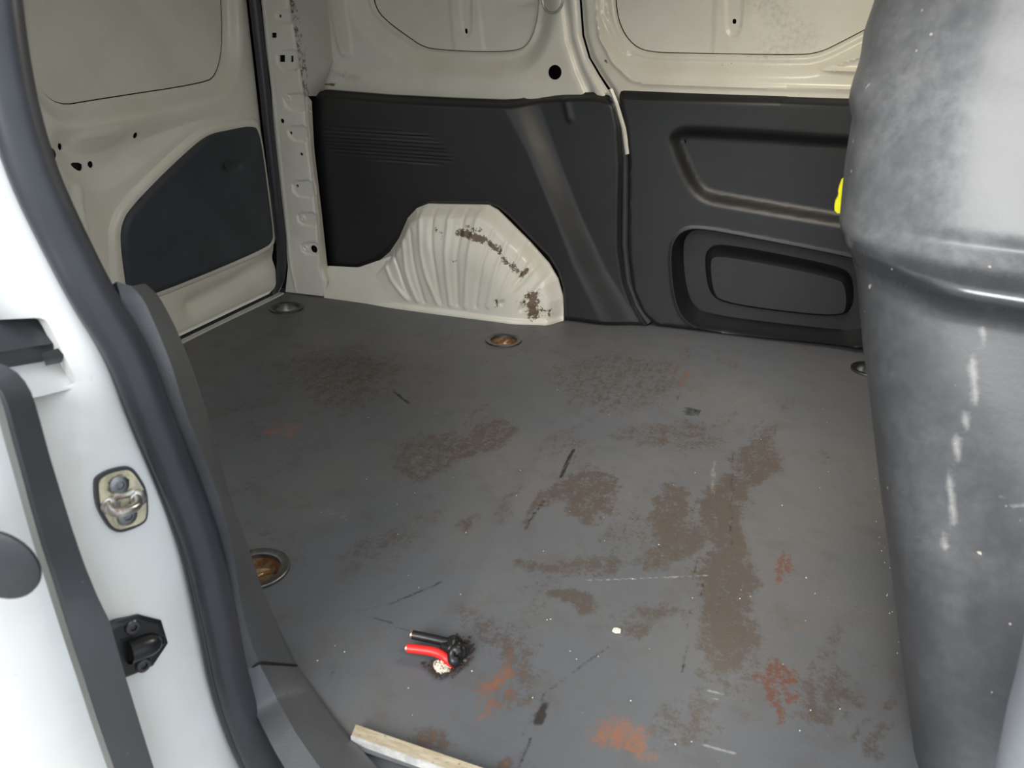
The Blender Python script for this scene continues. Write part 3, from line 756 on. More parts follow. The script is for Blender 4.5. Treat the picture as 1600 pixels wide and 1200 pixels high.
# ---- near side pillar (wall_near): jamb with rail slot
JB = Plane((.955, -1.66, .35), (-.34, -1.0, 0), (-.15, .05, 1))
if JB.n[0] < 0: JB = Plane((.955, -1.66, .35), (.34, 1.0, 0), (-.15, .05, 1))
SEAL = [(-18, -160), (-16, -60), (-6, 20), (4, 90), (22, 180), (54, 280), (98, 373), (146, 467), (200, 550), (236, 650), (266, 720), (294, 790), (318, 860), (334, 930), (346, 985), (362, 1070), (393, 1160), (424, 1220), (470, 1290)]
wn = empty('wall_near', JB.o, 'white painted door pillar at the left edge of the opening', 'wall', kind='structure')
jout = np.vstack([JB.picks(SEAL), JB.picks([(420, 1320), (150, 1320), (-160, 1200), (-160, -160)])])
corner = JB.picks([(-70, 100), (-30, 260), (12, 370), (50, 450), (82, 505), (104, 560), (120, 600), (110, 680), (120, 780), (150, 900), (190, 1040), (250, 1200), (300, 1330)])
fold = JB.picks([(60, 330), (105, 440), (150, 560), (172, 640), (205, 705), (250, 800), (262, 900), (275, 1000), (310, 1100), (350, 1230)])
slot = smooth(JB.picks([(-140, 530), (0, 508), (60, 499), (76, 499), (84, 506), (98, 535), (112, 565), (126, 596), (124, 602), (100, 610), (60, 617), (-140, 650)]), 1)
sgn = 1 if JB.u[1] < 0 else -1     # +1: u runs outward
def j_h(Q):
    uc = np.interp(-Q[:, 1], -corner[:, 1], corner[:, 0]); t = (Q[:, 0] - uc) * sgn
    h = -1.3 * np.log1p(np.exp(np.clip(t / .012, -30, 30))) * .012
    uf = np.interp(-Q[:, 1], -fold[:, 1], fold[:, 0]); q = (uf - Q[:, 0]) * sgn
    h += -.35 * np.log1p(np.exp(np.clip(q / .008, -30, 30))) * .008
    d = np.abs(sdf(Q, slot)); h -= .003 * ss(.010, .0, d)
    for p in ((129, 632), (132, 712)):
        r = np.hypot(*(Q - JB.pick(p)).T); h += .0015 * np.exp(-((r - .006) / .003) ** 2)
    return h
def j_wear(Q):
    w = np.zeros((len(Q), 3))
    for p, r, s in (((147, 590), .009, .5), ((212, 652), .006, .3), ((240, 790), .007, .25)):
        w[:, 1] = np.maximum(w[:, 1], s * np.exp(-(np.hypot(*(Q - JB.pick(p)).T) / r) ** 2))
    return w
press('door_jamb', JB, jout, M['clean'], wn, [slot], j_h, .007, .022, j_wear)
# rail slot: pale back, black rail above, end stop
def on_j(ps, h): return np.array([JB.at3(p, h) for p in ps])
loft('slot_floor', [on_j([(-140, 655), (60, 620), (124, 604)], -.012), on_j([(-140, 600), (60, 580), (112, 574)], -.045), on_j([(-140, 585), (60, 560), (108, 558)], -.055)], M['clean'], wn, 20)
loft('slot_end', [on_j([(84, 498), (112, 562), (129, 602)], -.012), on_j([(72, 500), (100, 560), (118, 604)], -.06)], M['clean'], wn, 16)
rl = loft('door_rail', [on_j([(-140, 512), (60, 490), (84, 492)], -.05), on_j([(-140, 575), (60, 540), (100, 534)], -.028), on_j([(-140, 580), (60, 545), (101, 538)], -.030), on_j([(-140, 600), (60, 566), (104, 556)], -.05)], M['rail'], wn, 16)
es = loft('rail_stop', [on_j([(64, 552), (100, 541)], -.020), on_j([(68, 560), (104, 553)], -.014), on_j([(70, 566), (105, 558)], -.018), on_j([(71, 572), (106, 564)], -.03)], M['black_gloss'], wn, 8)
press('slot_back', Plane(JB.o - JB.n * .09, JB.u, JB.v), Plane(JB.o - JB.n * .09, JB.u, JB.v).picks([(-170, 450), (90, 450), (150, 650), (-170, 700)]), M['gap'], wn, res=.1)
# closing panels of the near side behind the pillar and above (rear quarter of this side)
build('rear_quarter', *box_data((-.10, -1.80, -.06), (.86, -1.70, TOP)), M['clean'], wn, {'wear': np.zeros((8, 3))})

# ---- rubber seal around the opening, lying on the pillar flange
SEAL3 = resample(smooth(on_j(SEAL, .006), 2, False), 90)
so = tube('opening_seal', SEAL3, .023, M['rubber'], None, 20, .85, JB.n)
tag(so, 'thick black rubber weatherstrip curving down the edge of the near door opening', 'seal')
lipL = resample(smooth(on_j([(x - 28, y + 6) for x, y in SEAL], .001), 2, False), 90)
tube('lip', lipL, .006, M['rubber'], so, 8)

# ---- plastic trim inside the seal: upper piece and lower piece divided at the joint
def fpt(p, y, zmin=.004):
    q = wall(y).at3(p) if y > -5 else A(0, 0, -1)
    return q if q[2] > zmin else Plane((0, 0, zmin), (1, 0, 0), (0, 1, 0)).at3(p)
TA = [(182, 440), (190, 470), (206, 520), (232, 570), (262, 650), (292, 720), (318, 790), (340, 860), (354, 930), (366, 985), (380, 1050), (402, 1120), (430, 1175), (460, 1225), (500, 1270)]
TB = [(205, 447), (222, 462), (246, 515), (268, 570), (292, 650), (322, 722), (346, 790), (364, 860), (374, 930), (386, 985), (404, 1035), (432, 1090), (462, 1145), (500, 1200), (545, 1255)]
TC = [(226, 443), (243, 455), (275, 515), (299, 575), (324, 650), (343, 720), (363, 790), (388, 860), (412, 930), (436, 985), (462, 1040), (492, 1082), (528, 1132), (570, 1182), (620, 1240)]
YB = -1.578
def trim(name, i0, i1, label):
    a = np.array([q if q[2] > .015 else fpt(p, -9, .015) for p, q in zip(TA[i0:i1], on_j(TA[i0:i1], .004))]); b = np.array([fpt(p, YB, .030) for p in TB[i0:i1]]); c = np.array([fpt(p, -1.49) for p in TC[i0:i1]])
    bb = b
    d = c + A(-.03, .02, -.02)
    ls = [smooth(resample(k, 30), 1, False) for k in (a, bb * .92 + a * .08, bb, bb * .93 + c * .07, c * .93 + bb * .07, c, c * .8 + d * .2 + A(.0, .004, 0), d)]
    o = loft(name, ls, M['trim'], None, 60, sharp=32)
    tag(o, label, 'trim'); return o
tu = trim('pillar_trim', 0, 11, 'charcoal grained plastic pillar trim beside the rubber seal, above the joint')
tl = trim('sill_trim', 10, 15, 'charcoal grained plastic corner trim below the joint, next to the gold metal strip')
# cap at top of pillar trim
ca = [on_j([TA[0]], .004)[0], wall(YB).at3(TB[0]), wall(-1.49).at3(TC[0])]
build('cap', np.array(ca + [c + A(-.05, .0, -.03) for c in ca]), [(0, 3, 4, 1), (1, 4, 5, 2)], M['trim'], tu, None, 30)
# joint shadow groove between the pieces
jp = [on_j([TA[10]], .0)[0], fpt(TB[10], YB, .030), fpt(TC[10], -1.49)]
tube('joint', resample(np.array(jp) + (CAM - np.array(jp)) * 0 + A(.001, .0, .0), 14), .0022, M['gap'], tl, 6)

# ---- near sliding door slid back (door_3)
nd = empty('door_3', (1.0, -1.84, .3), 'white near sliding door slid back, bright at the lower left edge', 'door', kind='structure')
SR = [(-90, 560), (-40, 564), (0, 569), (18, 574), (34, 590), (48, 614), (60, 655), (75, 710), (92, 765), (110, 822), (130, 880), (150, 928), (170, 968), (192, 1045), (215, 1120), (240, 1200), (280, 1320)]
SL = [(-140, 590), (-90, 590), (-40, 592), (-14, 600), (0, 618), (8, 645), (18, 685), (32, 735), (48, 795), (63, 848), (80, 900), (94, 945), (108, 990), (128, 1050), (152, 1125), (178, 1200), (215, 1320)]
Dr, Dl = -1.775, -1.800
a = np.array([wall(Dr).at3(p) for p in SR]); b = np.array([wall(Dl).at3(p) for p in SL])
st = loft('edge_seal', [a + A(-.02, .004, 0), a, a + (b - a) * .06 + A(.004, 0, 0), a + (b - a) * .94 + A(.004, 0, 0), b], M['trim_smooth'], nd, 70)
st['label'] = 'flat black rubber strip along the door edge'
c1 = b + A(-.004, -.004, -.002); c2 = c1 + A(-.015, -.05, -.004); c3 = c2 + A(-.06, -.045, -.0); c4 = c3 + A(-.45, -.005, 0)
loft('door_shell', [b + A(-.02, .0, 0), c1, c1 * .5 + c2 * .5 + A(.006, 0, 0), c2, c2 * .5 + c3 * .5 + A(.014, -.012, 0), c3, c4], M['clean'], nd, 70, sharp=60)
inn = a + A(-.5, .0, 0)
loft('door_inner', [a + A(-.02, .004, 0), inn], M['clean'], nd, 70)
pc = (c1 * .45 + c2 * .55)
# ---- roof and outside yard
cl = build('ceiling', *box_data((-.10, -1.50, TOP), (3.0, .30, TOP + .03)), M['white'], None, {'wear': np.zeros((8, 3))})
tag(cl, 'white painted steel roof over the cargo space', 'ceiling', kind='structure')
gr = build('yard_floor', *box_data((-8, -12, -.62), (12, 10, -.58)), M['concrete'])
tag(gr, 'pale concrete yard under the parked van', 'ground', kind='structure')

# ================================================================== THINGS
# ---- black quarter lining
W1 = wz(.08, [(785, 150), (793, 167), (827, 233), (870, 337), (903, 420), (937, 487), (950, 515)])
W2 = wz(.12, [(830, 145), (837, 160), (870, 250), (903, 335), (945, 425), (992, 500), (1000, 512)])
def mixpick(p):
    x = np.interp(p[1], [150, 510], [810, 945]); t = ss(-30, 60, p[0] - x)
    return wall(.08 + .04 * float(t)).pick(p)
lq = [(500, 141), (600, 149), (700, 154), (780, 157), (802, 156), (840, 149), (872, 146), (925, 145), (948, 150), (960, 166), (967, 200), (971, 260), (969, 340), (969, 390), (977, 443), (990, 478), (1009, 507), (940, 507), (880, 504),
      (878, 450), (870, 425), (856, 402), (830, 376), (795, 340), (778, 326), (762, 320), (672, 319), (652, 325), (638, 340), (626, 366), (612, 390), (590, 408), (557, 421), (512, 420), (503, 350), (495, 290), (488, 215), (484, 160), (488, 147)]
lqp = np.array([mixpick(p) for p in lq])
for i in (16, 17, 18): lqp[i][1] = .003
def lq_h(Q):
    a = np.interp(Q[:, 1], W1[::-1, 1], W1[::-1, 0]); b = np.interp(Q[:, 1], W2[::-1, 1], W2[::-1, 0])
    t = (Q[:, 0] - a) / (b - a)
    h = .04 * (1 - ss(-.25, 1.2, t))
    e = sdf(Q, lqp); h -= .010 * ss(-.012, 0, e)
    top = lqp[:9]; d = line_dist(Q, top); h -= .020 * ss(.024, .004, d)
    pl_ = wz(.12, [(884, 158), (890, 185)]); h += .005 * np.exp(-(line_dist(Q, pl_) / .010) ** 2)
    rr = ribm(Q); h += .0011 * rr * np.sin(Q[:, 1] * 2 * math.pi / .0115)
    return h
rbz = smooth(wz(.08, [(498, 192), (660, 200), (700, 230), (720, 262), (600, 256), (500, 238)]), 1)
def ribm(Q): return ss(.004, -.01, sdf(Q, rbz))
lin = press('side_lining', Wq, lqp, M['lining'], None, (), lq_h, .0045, .03)
tag(lin, 'black grained plastic side lining around the white wheel arch', 'panel')

# ---- wheel arch
ao = [(505, 458), (508, 421), (557, 424), (589, 411), (610, 393), (624, 372), (638, 340), (652, 325), (669, 318), (764, 320), (778, 328), (830, 380), (858, 412), (872, 436), (880, 465), (880, 500)]
aop = wz(.088, ao)
x1 = FLOOR.pick((879, 502))[0]
aop[-1] = (x1 + .002, .0); aop[0] = (aop[1][0], -.004)
aout = np.vstack([aop, [[x1 - .03, -.004], [.6, -.004]]])
rim = np.vstack([aop[1:-1], [[x1 + .002, -.5], [aop[1][0] - .2, -.5], [aop[1][0] - .2, aop[1][1] - .01]]])
def c6(q): return [(400 + x / 2.857, 260 + y / 2.857) for x, y in q]
GRO = [c6(q) for q in ([(770, 170), (775, 300), (800, 440), (828, 605)], [(918, 178), (905, 300), (898, 420), (905, 615)], [(1078, 200), (1040, 320), (1010, 430), (985, 620)], [(592, 392), (640, 480), (690, 580)], [(672, 290), (700, 420), (755, 600)],
                            [(1160, 390), (1110, 500), (1075, 610)], [(1215, 440), (1165, 520), (1100, 610)], [(1290, 500), (1230, 570), (1180, 640)])]
RID = [c6(q) for q in ([(712, 200), (735, 380), (770, 500), (815, 605)], [(848, 178), (848, 330), (856, 480), (872, 615)], [(982, 180), (960, 330), (945, 480), (938, 625)], [(548, 425), (595, 505), (680, 588)], [(640, 340), (665, 460), (725, 595)],
                            [(1125, 290), (1075, 450), (1040, 620)], [(1275, 410), (1190, 510), (1110, 590)], [(1180, 360), (1130, 470), (1085, 590)])]
ARCHP = wall(.01)
GRO = [resample(ARCHP.picks(q), 12) for q in GRO]; RID = [resample(ARCHP.picks(q), 12) for q in RID]
def arch_h(Q):
    d = sdf(Q, rim)
    h = .050 * ss(.008, -.040, d) + .038 * ss(0, -.16, d)
    fade = ss(0, -.02, d) * ss(.012, .035, Q[:, 1])
    for g in GRO: h -= .0055 * fade * np.exp(-(line_dist(Q, g) / .0065) ** 2)
    for g in RID: h += .0055 * fade * np.exp(-(line_dist(Q, g) / .0075) ** 2)
    h += .010 * ss(.016, .004, Q[:, 1])
    return h
def arch_wear(Q):
    w = np.zeros((len(Q), 3))
    def g(px, r, s, ch=0): w[:, ch] = np.maximum(w[:, ch], s * np.exp(-(line_dist(Q, ARCHP.picks(c6(px))) / r) ** 2))
    g([(800, 290), (830, 310)], .016, .22); g([(900, 300), (940, 305), (1010, 330)], .016, .42); g([(930, 270), (990, 290)], .012, .25); g([(1040, 350), (1085, 385)], .014, .40)
    g([(1095, 410), (1170, 480)], .016, .30); g([(1170, 500), (1200, 470)], .010, .35); g([(1230, 590), (1235, 660)], .030, .37); g([(1190, 610), (1290, 670)], .024, .26)
    g([(1075, 595), (1075, 620)], .014, .30); g([(870, 410), (890, 420)], .010, .22); g([(650, 500), (680, 560)], .020, .13)
    g([(540, 560), (1100, 650)], .03, .20, 1); g([(1230, 600), (1240, 670)], .04, .4, 1)
    w[:, 0] = w[:, 0] * 1.12 + .09
    return w
wa = press('wheel_arch', Wa, aout, M['white'], None, (), arch_h, .004, .01, arch_wear, 50)
tag(wa, 'white ribbed steel wheel arch with rusty scrapes, set in the black lining', 'wheel arch')

# ---- lashing cups sunk in the floor
def cup(i, label, bowl, bar, rot):
    x, y = cup_xy[i]
    t = empty('lashing_cup', (x, y, 0), label, 'cup', 'lashing cups sunk in the floor')
    R = CUP_R
    lathe('rim', (x, y, 0), (0, 0, 1), [(R, -.004), (R, .0025), (R * .97, .0040), (R * .80, .0036), (R * .73, .001), (R * .71, -.006)], M['cup_ring'], t, 40)
    lathe('bowl', (x, y, 0), (0, 0, 1), [(R * .72, -.003), (R * .69, -.016), (R * .62, -.026), (R * .48, -.030), (R * .2, -.031), (.0005, -.031)], M[bowl], t, 36)
    c, s = math.cos(rot), math.sin(rot)
    pth = [(x + c * k * R * .62, y + s * k * R * .62, -.026 + .010 * (1 - k * k)) for k in np.linspace(-1, 1, 11)]
    tube('hook_bar', pth, .0038, M[bar], t, 8)
    return t
cup(0, 'clean steel lashing cup in the floor at the rear corner below the white pillar', 'clean_cup', 'steel', .5)
cup(1, 'rusty lashing cup in the floor in front of the white wheel arch', 'rust_cup', 'rust_cup', .1)
cup(2, 'rusty lashing cup half hidden behind the charcoal pillar trim', 'rust_cup', 'rust_cup', 1.2)
cup(3, 'lashing cup at the far floor edge half hidden by the black bulkhead', 'clean_cup', 'steel', 1.0)

# ---- moulded black bulkhead at the front of the cargo floor
EDGE = [(1365, 0), (1348, 50), (1343, 90), (1328, 135), (1324, 160), (1330, 185), (1320, 245), (1314, 300), (1310, 345), (1313, 372), (1328, 398), (1336, 425), (1341, 480), (1347, 545), (1356, 610), (1366, 700), (1377, 790), (1387, 860), (1404, 1000), (1417, 1100), (1430, 1200)]
def bulkhead():
    e = np.array([wall(-1.36 + .31 * (1200 - p[1]) / 1200).at3(p) for p in EDGE])
    e = e[np.argsort(e[:, 2])]
    zs = np.concatenate([np.linspace(0.0, .545, 90), np.linspace(.55, .72, 60), np.linspace(.725, TOP, 40)]); ZR = .612 - zs.mean()
    ex = np.interp(zs, e[:, 2], e[:, 0]); ey = np.interp(zs, e[:, 2], e[:, 1])
    k = e[-1]; up = zs > k[2]; ex[up] = k[0] + (zs[up] - k[2]) * .06; ey[up] = k[1] + (zs[up] - k[2]) * .3
    plan = smooth(np.array([(.32, 1.9), (.34, .9), (.14, .38), (.035, .15), (.0, .03), (.003, -.035), (.018, -.078), (.055, -.108), (.13, -.130), (.28, -.155), (.5, -.175), (.9, -.185)]), 3, False)
    plan = resample(plan, 230)
    plan[:, 0] -= plan[:, 0].min() * 0
    tg = np.gradient(plan, axis=0); tg /= np.linalg.norm(tg, axis=1)[:, None]; nr = np.stack([tg[:, 1], -tg[:, 0]], 1)
    s = np.r_[0, np.cumsum(np.linalg.norm(np.diff(plan, axis=0), axis=1))]
    V = []
    for z, x, y in zip(zs, ex, ey):
        # a rounded bead at shoulder height, stepping in below it on the face towards the opening
        face = ss(.02, .12, plan[:, 0]) * (plan[:, 1] < 0)
        off = (.026 * np.exp(-((z - .608) / .020) ** 2) - .006 * np.exp(-((z - .650) / .009) ** 2) + .018 * ss(.565, .60, z)) * face
        off -= .03 * ss(.50, .60, z) * (1 - ss(.60, .62, z)) * face * 0
        lump = .002 * np.sin(s * 17 + z * 9) * ss(.7, .8, z) + .001 * np.sin(s * 31 + z * 23)
        # shallow vertical fold in the lower half
        fd_ = .010 * np.exp(-((plan[:, 0] - .10) / .03) ** 2) * ss(.50, .25, z) * (plan[:, 1] < 0)
        o = off + lump * ss(.0, .05, plan[:, 0]) - fd_
        q = plan - nr * 0
        px = x + plan[:, 0] + nr[:, 0] * o; py = y + plan[:, 1] + nr[:, 1] * o
        py = np.minimum(py, .19)
        V += [(a, b, z) for a, b in zip(px, py)]
    n = len(plan); m = len(zs)
    Fc = [(i * n + j, i * n + j + 1, (i + 1) * n + j + 1, (i + 1) * n + j) for i in range(m - 1) for j in range(n - 1)]
    V = np.array(V); wr = np.zeros((len(V), 3))
    def streak(px, wd, k):
        pts = []
        for p in px:
            d = ray(p); d /= np.linalg.norm(d); q = V - CAM; t = q @ d; r = np.linalg.norm(q - t[:, None] * d, axis=1); r[t < .2] = 9
            c = np.where(r < r.min() + .006)[0]; pts.append(V[c[np.argmin(t[c])]])
        for a, b in zip(pts[:-1], pts[1:]):
            s_ = b - a; u = np.clip((V - a) @ s_ / s_.dot(s_), 0, 1); dd = np.linalg.norm(V - a - u[:, None] * s_, axis=1)
            wr[:, 0] = np.maximum(wr[:, 0], k * np.exp(-(dd / wd) ** 2))
    streak([(1545, 520), (1530, 580), (1512, 620), (1503, 700), (1492, 760), (1485, 800), (1478, 860)], .0075, .58)
    streak([(1562, 785), (1590, 798), (1600, 802)], .005, .5)
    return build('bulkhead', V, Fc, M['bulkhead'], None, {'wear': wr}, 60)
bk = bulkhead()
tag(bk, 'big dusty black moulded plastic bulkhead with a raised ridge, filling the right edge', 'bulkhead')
yt = smooth(np.array([(0, 0), (.012, .001), (.060, .012), (.060, .024), (.060, .030), (.060, .046), (.012, .062), (.002, .062), (-.001, .040), (.001, .03), (-.002, .018)]), 1)
YP = wall(-.98); yc = YP.pick((1304, 333))
ytag = press('plastic_tab', YP, yt * [1.25, .84] + yc, M['yellow'], None, (), None, .006, .012)
tag(ytag, 'small bright yellow plastic tab poking out behind the bulkhead edge', 'tab')

# ---- aluminium sill strip
def sill_strip():
    zt = .010; Z = Plane((0, 0, zt), (1, 0, 0), (0, 1, 0))
    b0, b1 = Z.at3((556, 1132)), Z.at3((749, 1198)); f0, f1 = Z.at3((549, 1149)), Z.at3((690, 1200))
    ax = (b1 - b0) / np.linalg.norm(b1 - b0); wd = float(np.linalg.norm((f0 - b0) - ax * (f0 - b0).dot(ax)))
    ac = np.cross(ax, A(0, 0, 1)); ac = -ac if ac[1] > 0 else ac
    t = empty('sill_strip', b0, 'worn gold metal edging strip along the near edge of the floor', 'strip')
    fr = Plane(b0 - A(0, 0, zt), ax, ac); sgz = 1 if fr.n[2] > 0 else -1
    sk = (f0 - b0).dot(ax)
    def bx(u0, v0, h0, u1, v1, h1):
        V, Fc = box_data((u0, v0, 0), (u1, v1, 1))
        V = np.array([fr.at((v[0] + sk * min(v[1], wd) / wd * (v[0] < .5), v[1]), sgz * (h0 if v[2] == 0 else h1)) for v in V]); return V, Fc
    build('top_flange', *bx(0, 0, zt - .002, 1.2, wd, zt), M['alu_top'], t)
    build('front_flange', *bx(0, wd - .0005, zt - .016, 1.2, wd + .0018, zt), M['alu'], t)
    build('core', *bx(.002, .001, -.006, 1.2, wd - .001, zt - .0021), M['alu_top'], t)
sill_strip()
# dark sill below the strip
sl = loft('trim_2', [np.array([(1.06, -1.585, -.006), (2.4, -1.592, -.006)]), np.array([(1.08, -1.612, -.009), (2.4, -1.614, -.009)]), np.array([(1.12, -1.650, -.016), (2.4, -1.650, -.016)]), np.array([(1.16, -1.672, -.045), (2.4, -1.672, -.045)]), np.array([(1.2, -1.68, -.12), (2.4, -1.68, -.12)])], M['trim'], None, 30)
tag(sl, 'charcoal plastic door sill below the metal edging strip', 'trim', kind='structure')

# ---- front door pillar piece, lower right corner
pp = [(1610, 1015), (1598, 1070), (1582, 1130), (1566, 1210), (1555, 1270)]
e = np.array([wall(-1.62).at3(p) for p in pp]); 
loft_l = [e + A(.0, .02, 0), e, e + A(.012, -.018, 0), e + A(.05, -.035, 0), e + A(.3, -.045, 0)]
fp = loft('trim_3', loft_l, M['front_pillar'], None, 24, sharp=60)
tag(fp, 'pale grey door pillar corner in the lower right corner', 'pillar', kind='structure')

# ---- D ring on the side wall
def dring():
    c = Wq.at3((866, 4), .0); t = empty('lashing_ring', c, 'bright steel D-shaped lashing ring at the top of the far wall', 'ring')
    up = A(0, 0, 1)
    pts = [(-.030, .012), (-.030, .0), (-.027, -.013), (-.019, -.024), (-.006, -.031), (.006, -.031), (.019, -.024), (.027, -.013), (.030, .0), (.030, .012), (-.030, .012)]
    pts = smooth(np.array(pts[:-1]), 2)
    P = [Wq.at(Wq.pick((866, 4)) + A(a, b + .004), .016 + .0) for a, b in np.vstack([pts, pts[:1]])]
    tube('ring', np.array(P), .0035, M['steel'], t, 10)
    b = Wq.pick((866, 4)); 
    q = [Wq.at(b + A(-.034, .012), .006), Wq.at(b + A(-.018, .014), .022), Wq.at(b + A(.018, .022), .024), Wq.at(b + A(.036, .026), .006)]
    tube('strap', np.array(q), .0055, M['steel'], t, 8)
dring()
# dark blind plug in the side hole stays a hole; far cavity behind it is the outer skin

# ---- door striker on the pillar
def striker():
    c0 = JB.pick((187, 781)); base = JB.at(c0, 0)
    t = empty('door_striker', base, 'zinc door striker plate with a loop and two screws on the white pillar', 'striker')
    def jp(q): return np.array([JB.pick((120 + x / 8.571, 710 + y / 8.571)) for x, y in q])
    hb = JBH((187, 781))
    gas = smooth(jp([(250, 300), (400, 200), (640, 145), (740, 180), (830, 300), (910, 440), (940, 600), (940, 850), (860, 940), (620, 1035), (500, 1035), (400, 960), (280, 750), (240, 600), (228, 380)]), 2)
    pla = smooth(jp([(285, 330), (420, 245), (640, 195), (715, 225), (800, 340), (880, 480), (905, 610), (905, 830), (840, 905), (620, 990), (510, 990), (430, 930), (320, 740), (285, 600), (270, 400)]), 2)
    PJ = Plane(JB.o + JB.n * (hb + .0035), JB.u, JB.v)
    press('gasket', PJ, gas, M['rubber'], t, (), None, .006, .006)
    PJ2 = Plane(JB.o + JB.n * (hb + .0055), JB.u, JB.v)
    d1 = jp([(540, 400)])[0]; d2 = jp([(650, 810)])[0]
    def hh(Q):
        h = np.zeros(len(Q))
        for d in (d1, d2):
            r = np.hypot(*(Q - d).T); h -= .002 * ss(.0165, .0135, r)
        return h
    pb = press('plate', PJ2, pla, M['zinc'], t, (), hh, .002, .003); 
    for d in (d1, d2):
        o = PJ2.at(d, -.002)
        sc = lathe('screw', o, JB.n, [(.0108, 0), (.0108, .003), (.0092, .0042), (.0050, .0044), (.0045, .0015), (.0003, .0015)], M['screw'], t, 24)
    # two posts and the loop
    pA = jp([(420, 670)])[0]; pB = jp([(790, 570)])[0]
    for d in (pA, pB):
        lathe('boss', PJ2.at(d), JB.n, [(.0105, -.001), (.0100, .003), (.0080, .0045), (.0003, .0047)], M['striker_bar'], t, 22)
    def lp_(x, y, h): return PJ2.at3((120 + x / 8.571, 710 + y / 8.571), h)
    q = [lp_(420, 665, .002), lp_(440, 720, .010), lp_(490, 785, .018), lp_(600, 775, .021), lp_(700, 745, .021), lp_(800, 700, .018), lp_(825, 640, .010), lp_(795, 580, .002)]
    tube('loop', smooth(np.array(q), 2, False), .0054, M['striker_bar'], t, 12)
    web = [jp([(450, 540)])[0], jp([(540, 540)])[0], jp([(640, 520)])[0], jp([(720, 480)])[0]]
    tube('web', np.array([PJ2.at(k, .001) for k in web]), .0042, M['striker_bar'], t, 8)
def JBH(p): return float(j_h(np.array([JB.pick(p)]))[0])
striker()

# ---- black door guide bracket on the pillar
def guide():
    c0 = JB.pick((215, 1005)); hb = JBH((225, 1005))
    t = empty('door_guide', JB.at(c0, hb), 'black steel door guide bracket with two screws, low on the white pillar', 'bracket')
    def jp(q): return np.array([JB.pick((130 + x / 8.0, 930 + y / 8.0)) for x, y in q])
    PJ = Plane(JB.o + JB.n * (hb + .007), JB.u, JB.v)
    out = jp([(100, 470), (400, 320), (680, 235), (960, 305), (1045, 590), (860, 870), (620, 980), (300, 1100), (150, 1100)])
    press('plate', PJ, out, M['black_gloss'], t, (), lambda Q: -.003 * ss(-.004, 0, sdf(Q, out)), .003, .008)
    for x, y in ((583, 378), (717, 850)):
        lathe('screw', PJ.at(jp([(x, y)])[0]), JB.n, [(.0088, -.001), (.0088, .002), (.0075, .0034), (.0040, .0036), (.0036, .001), (.0003, .001)], M['dark_screw'], t, 24)
    ax = jp([(520, 690), (940, 540)]); d = ax[1] - ax[0]; wv = A(-d[1], d[0]); wv /= np.linalg.norm(wv)
    rows = []
    for k, s_ in zip(np.linspace(0, 1, 12), [1, 1, 1, 1, 1, .99, .97, .94, .88, .78, .6, .15]):
        c = ax[0] + d * k; r = .0145 * s_
        rows.append(np.array([PJ.at(c + wv * r * math.cos(a), r * 1.15 * math.sin(a)) for a in np.linspace(0, math.pi, 12)]))
    gd = loft('guide_housing', rows, M['black_gloss'], t, 14, sharp=60)
    inner_ = [np.array([PJ.at(ax[0] + d * .02 + wv * .0115 * math.cos(a) * s_, .0003 + .0115 * 1.1 * math.sin(a) * s_) for a in np.linspace(0, math.pi, 12)]) for s_ in (1, .02)]
    loft('guide_mouth', inner_, M['gap'], t, 12)
    build('seam', *tube_data(np.array([PJ.at(k, .0005) for k in np.vstack([jp([(440, 545), (700, 465), (890, 412), (985, 500), (985, 590), (800, 720), (575, 835)])])]), .0010, 6), M['black_gloss'], t)
guide()

# ---- round black plug on the sliding door
def plug():
    j = 44
    V = pc
    # choose the door-edge spot seen left of the strip
    P = wall(-1.86); q = P.at3((-12, 882)); k = int(np.argmin(np.abs(resample(pc, 70)[:, 2] - q[2]))); pt = resample(pc, 70)[k]
    nrm = A(.30, -.95, .0)
    o = lathe('rubber_plug', q + A(.006, 0, 0), nrm, [(.0345, -.003), (.0345, .0), (.031, .002), (.010, .0030), (.0003, .0032)], M['trim_smooth'], None, 36)
    tag(o, 'round black rubber plug in the white sliding door at the left edge', 'plug')
plug()

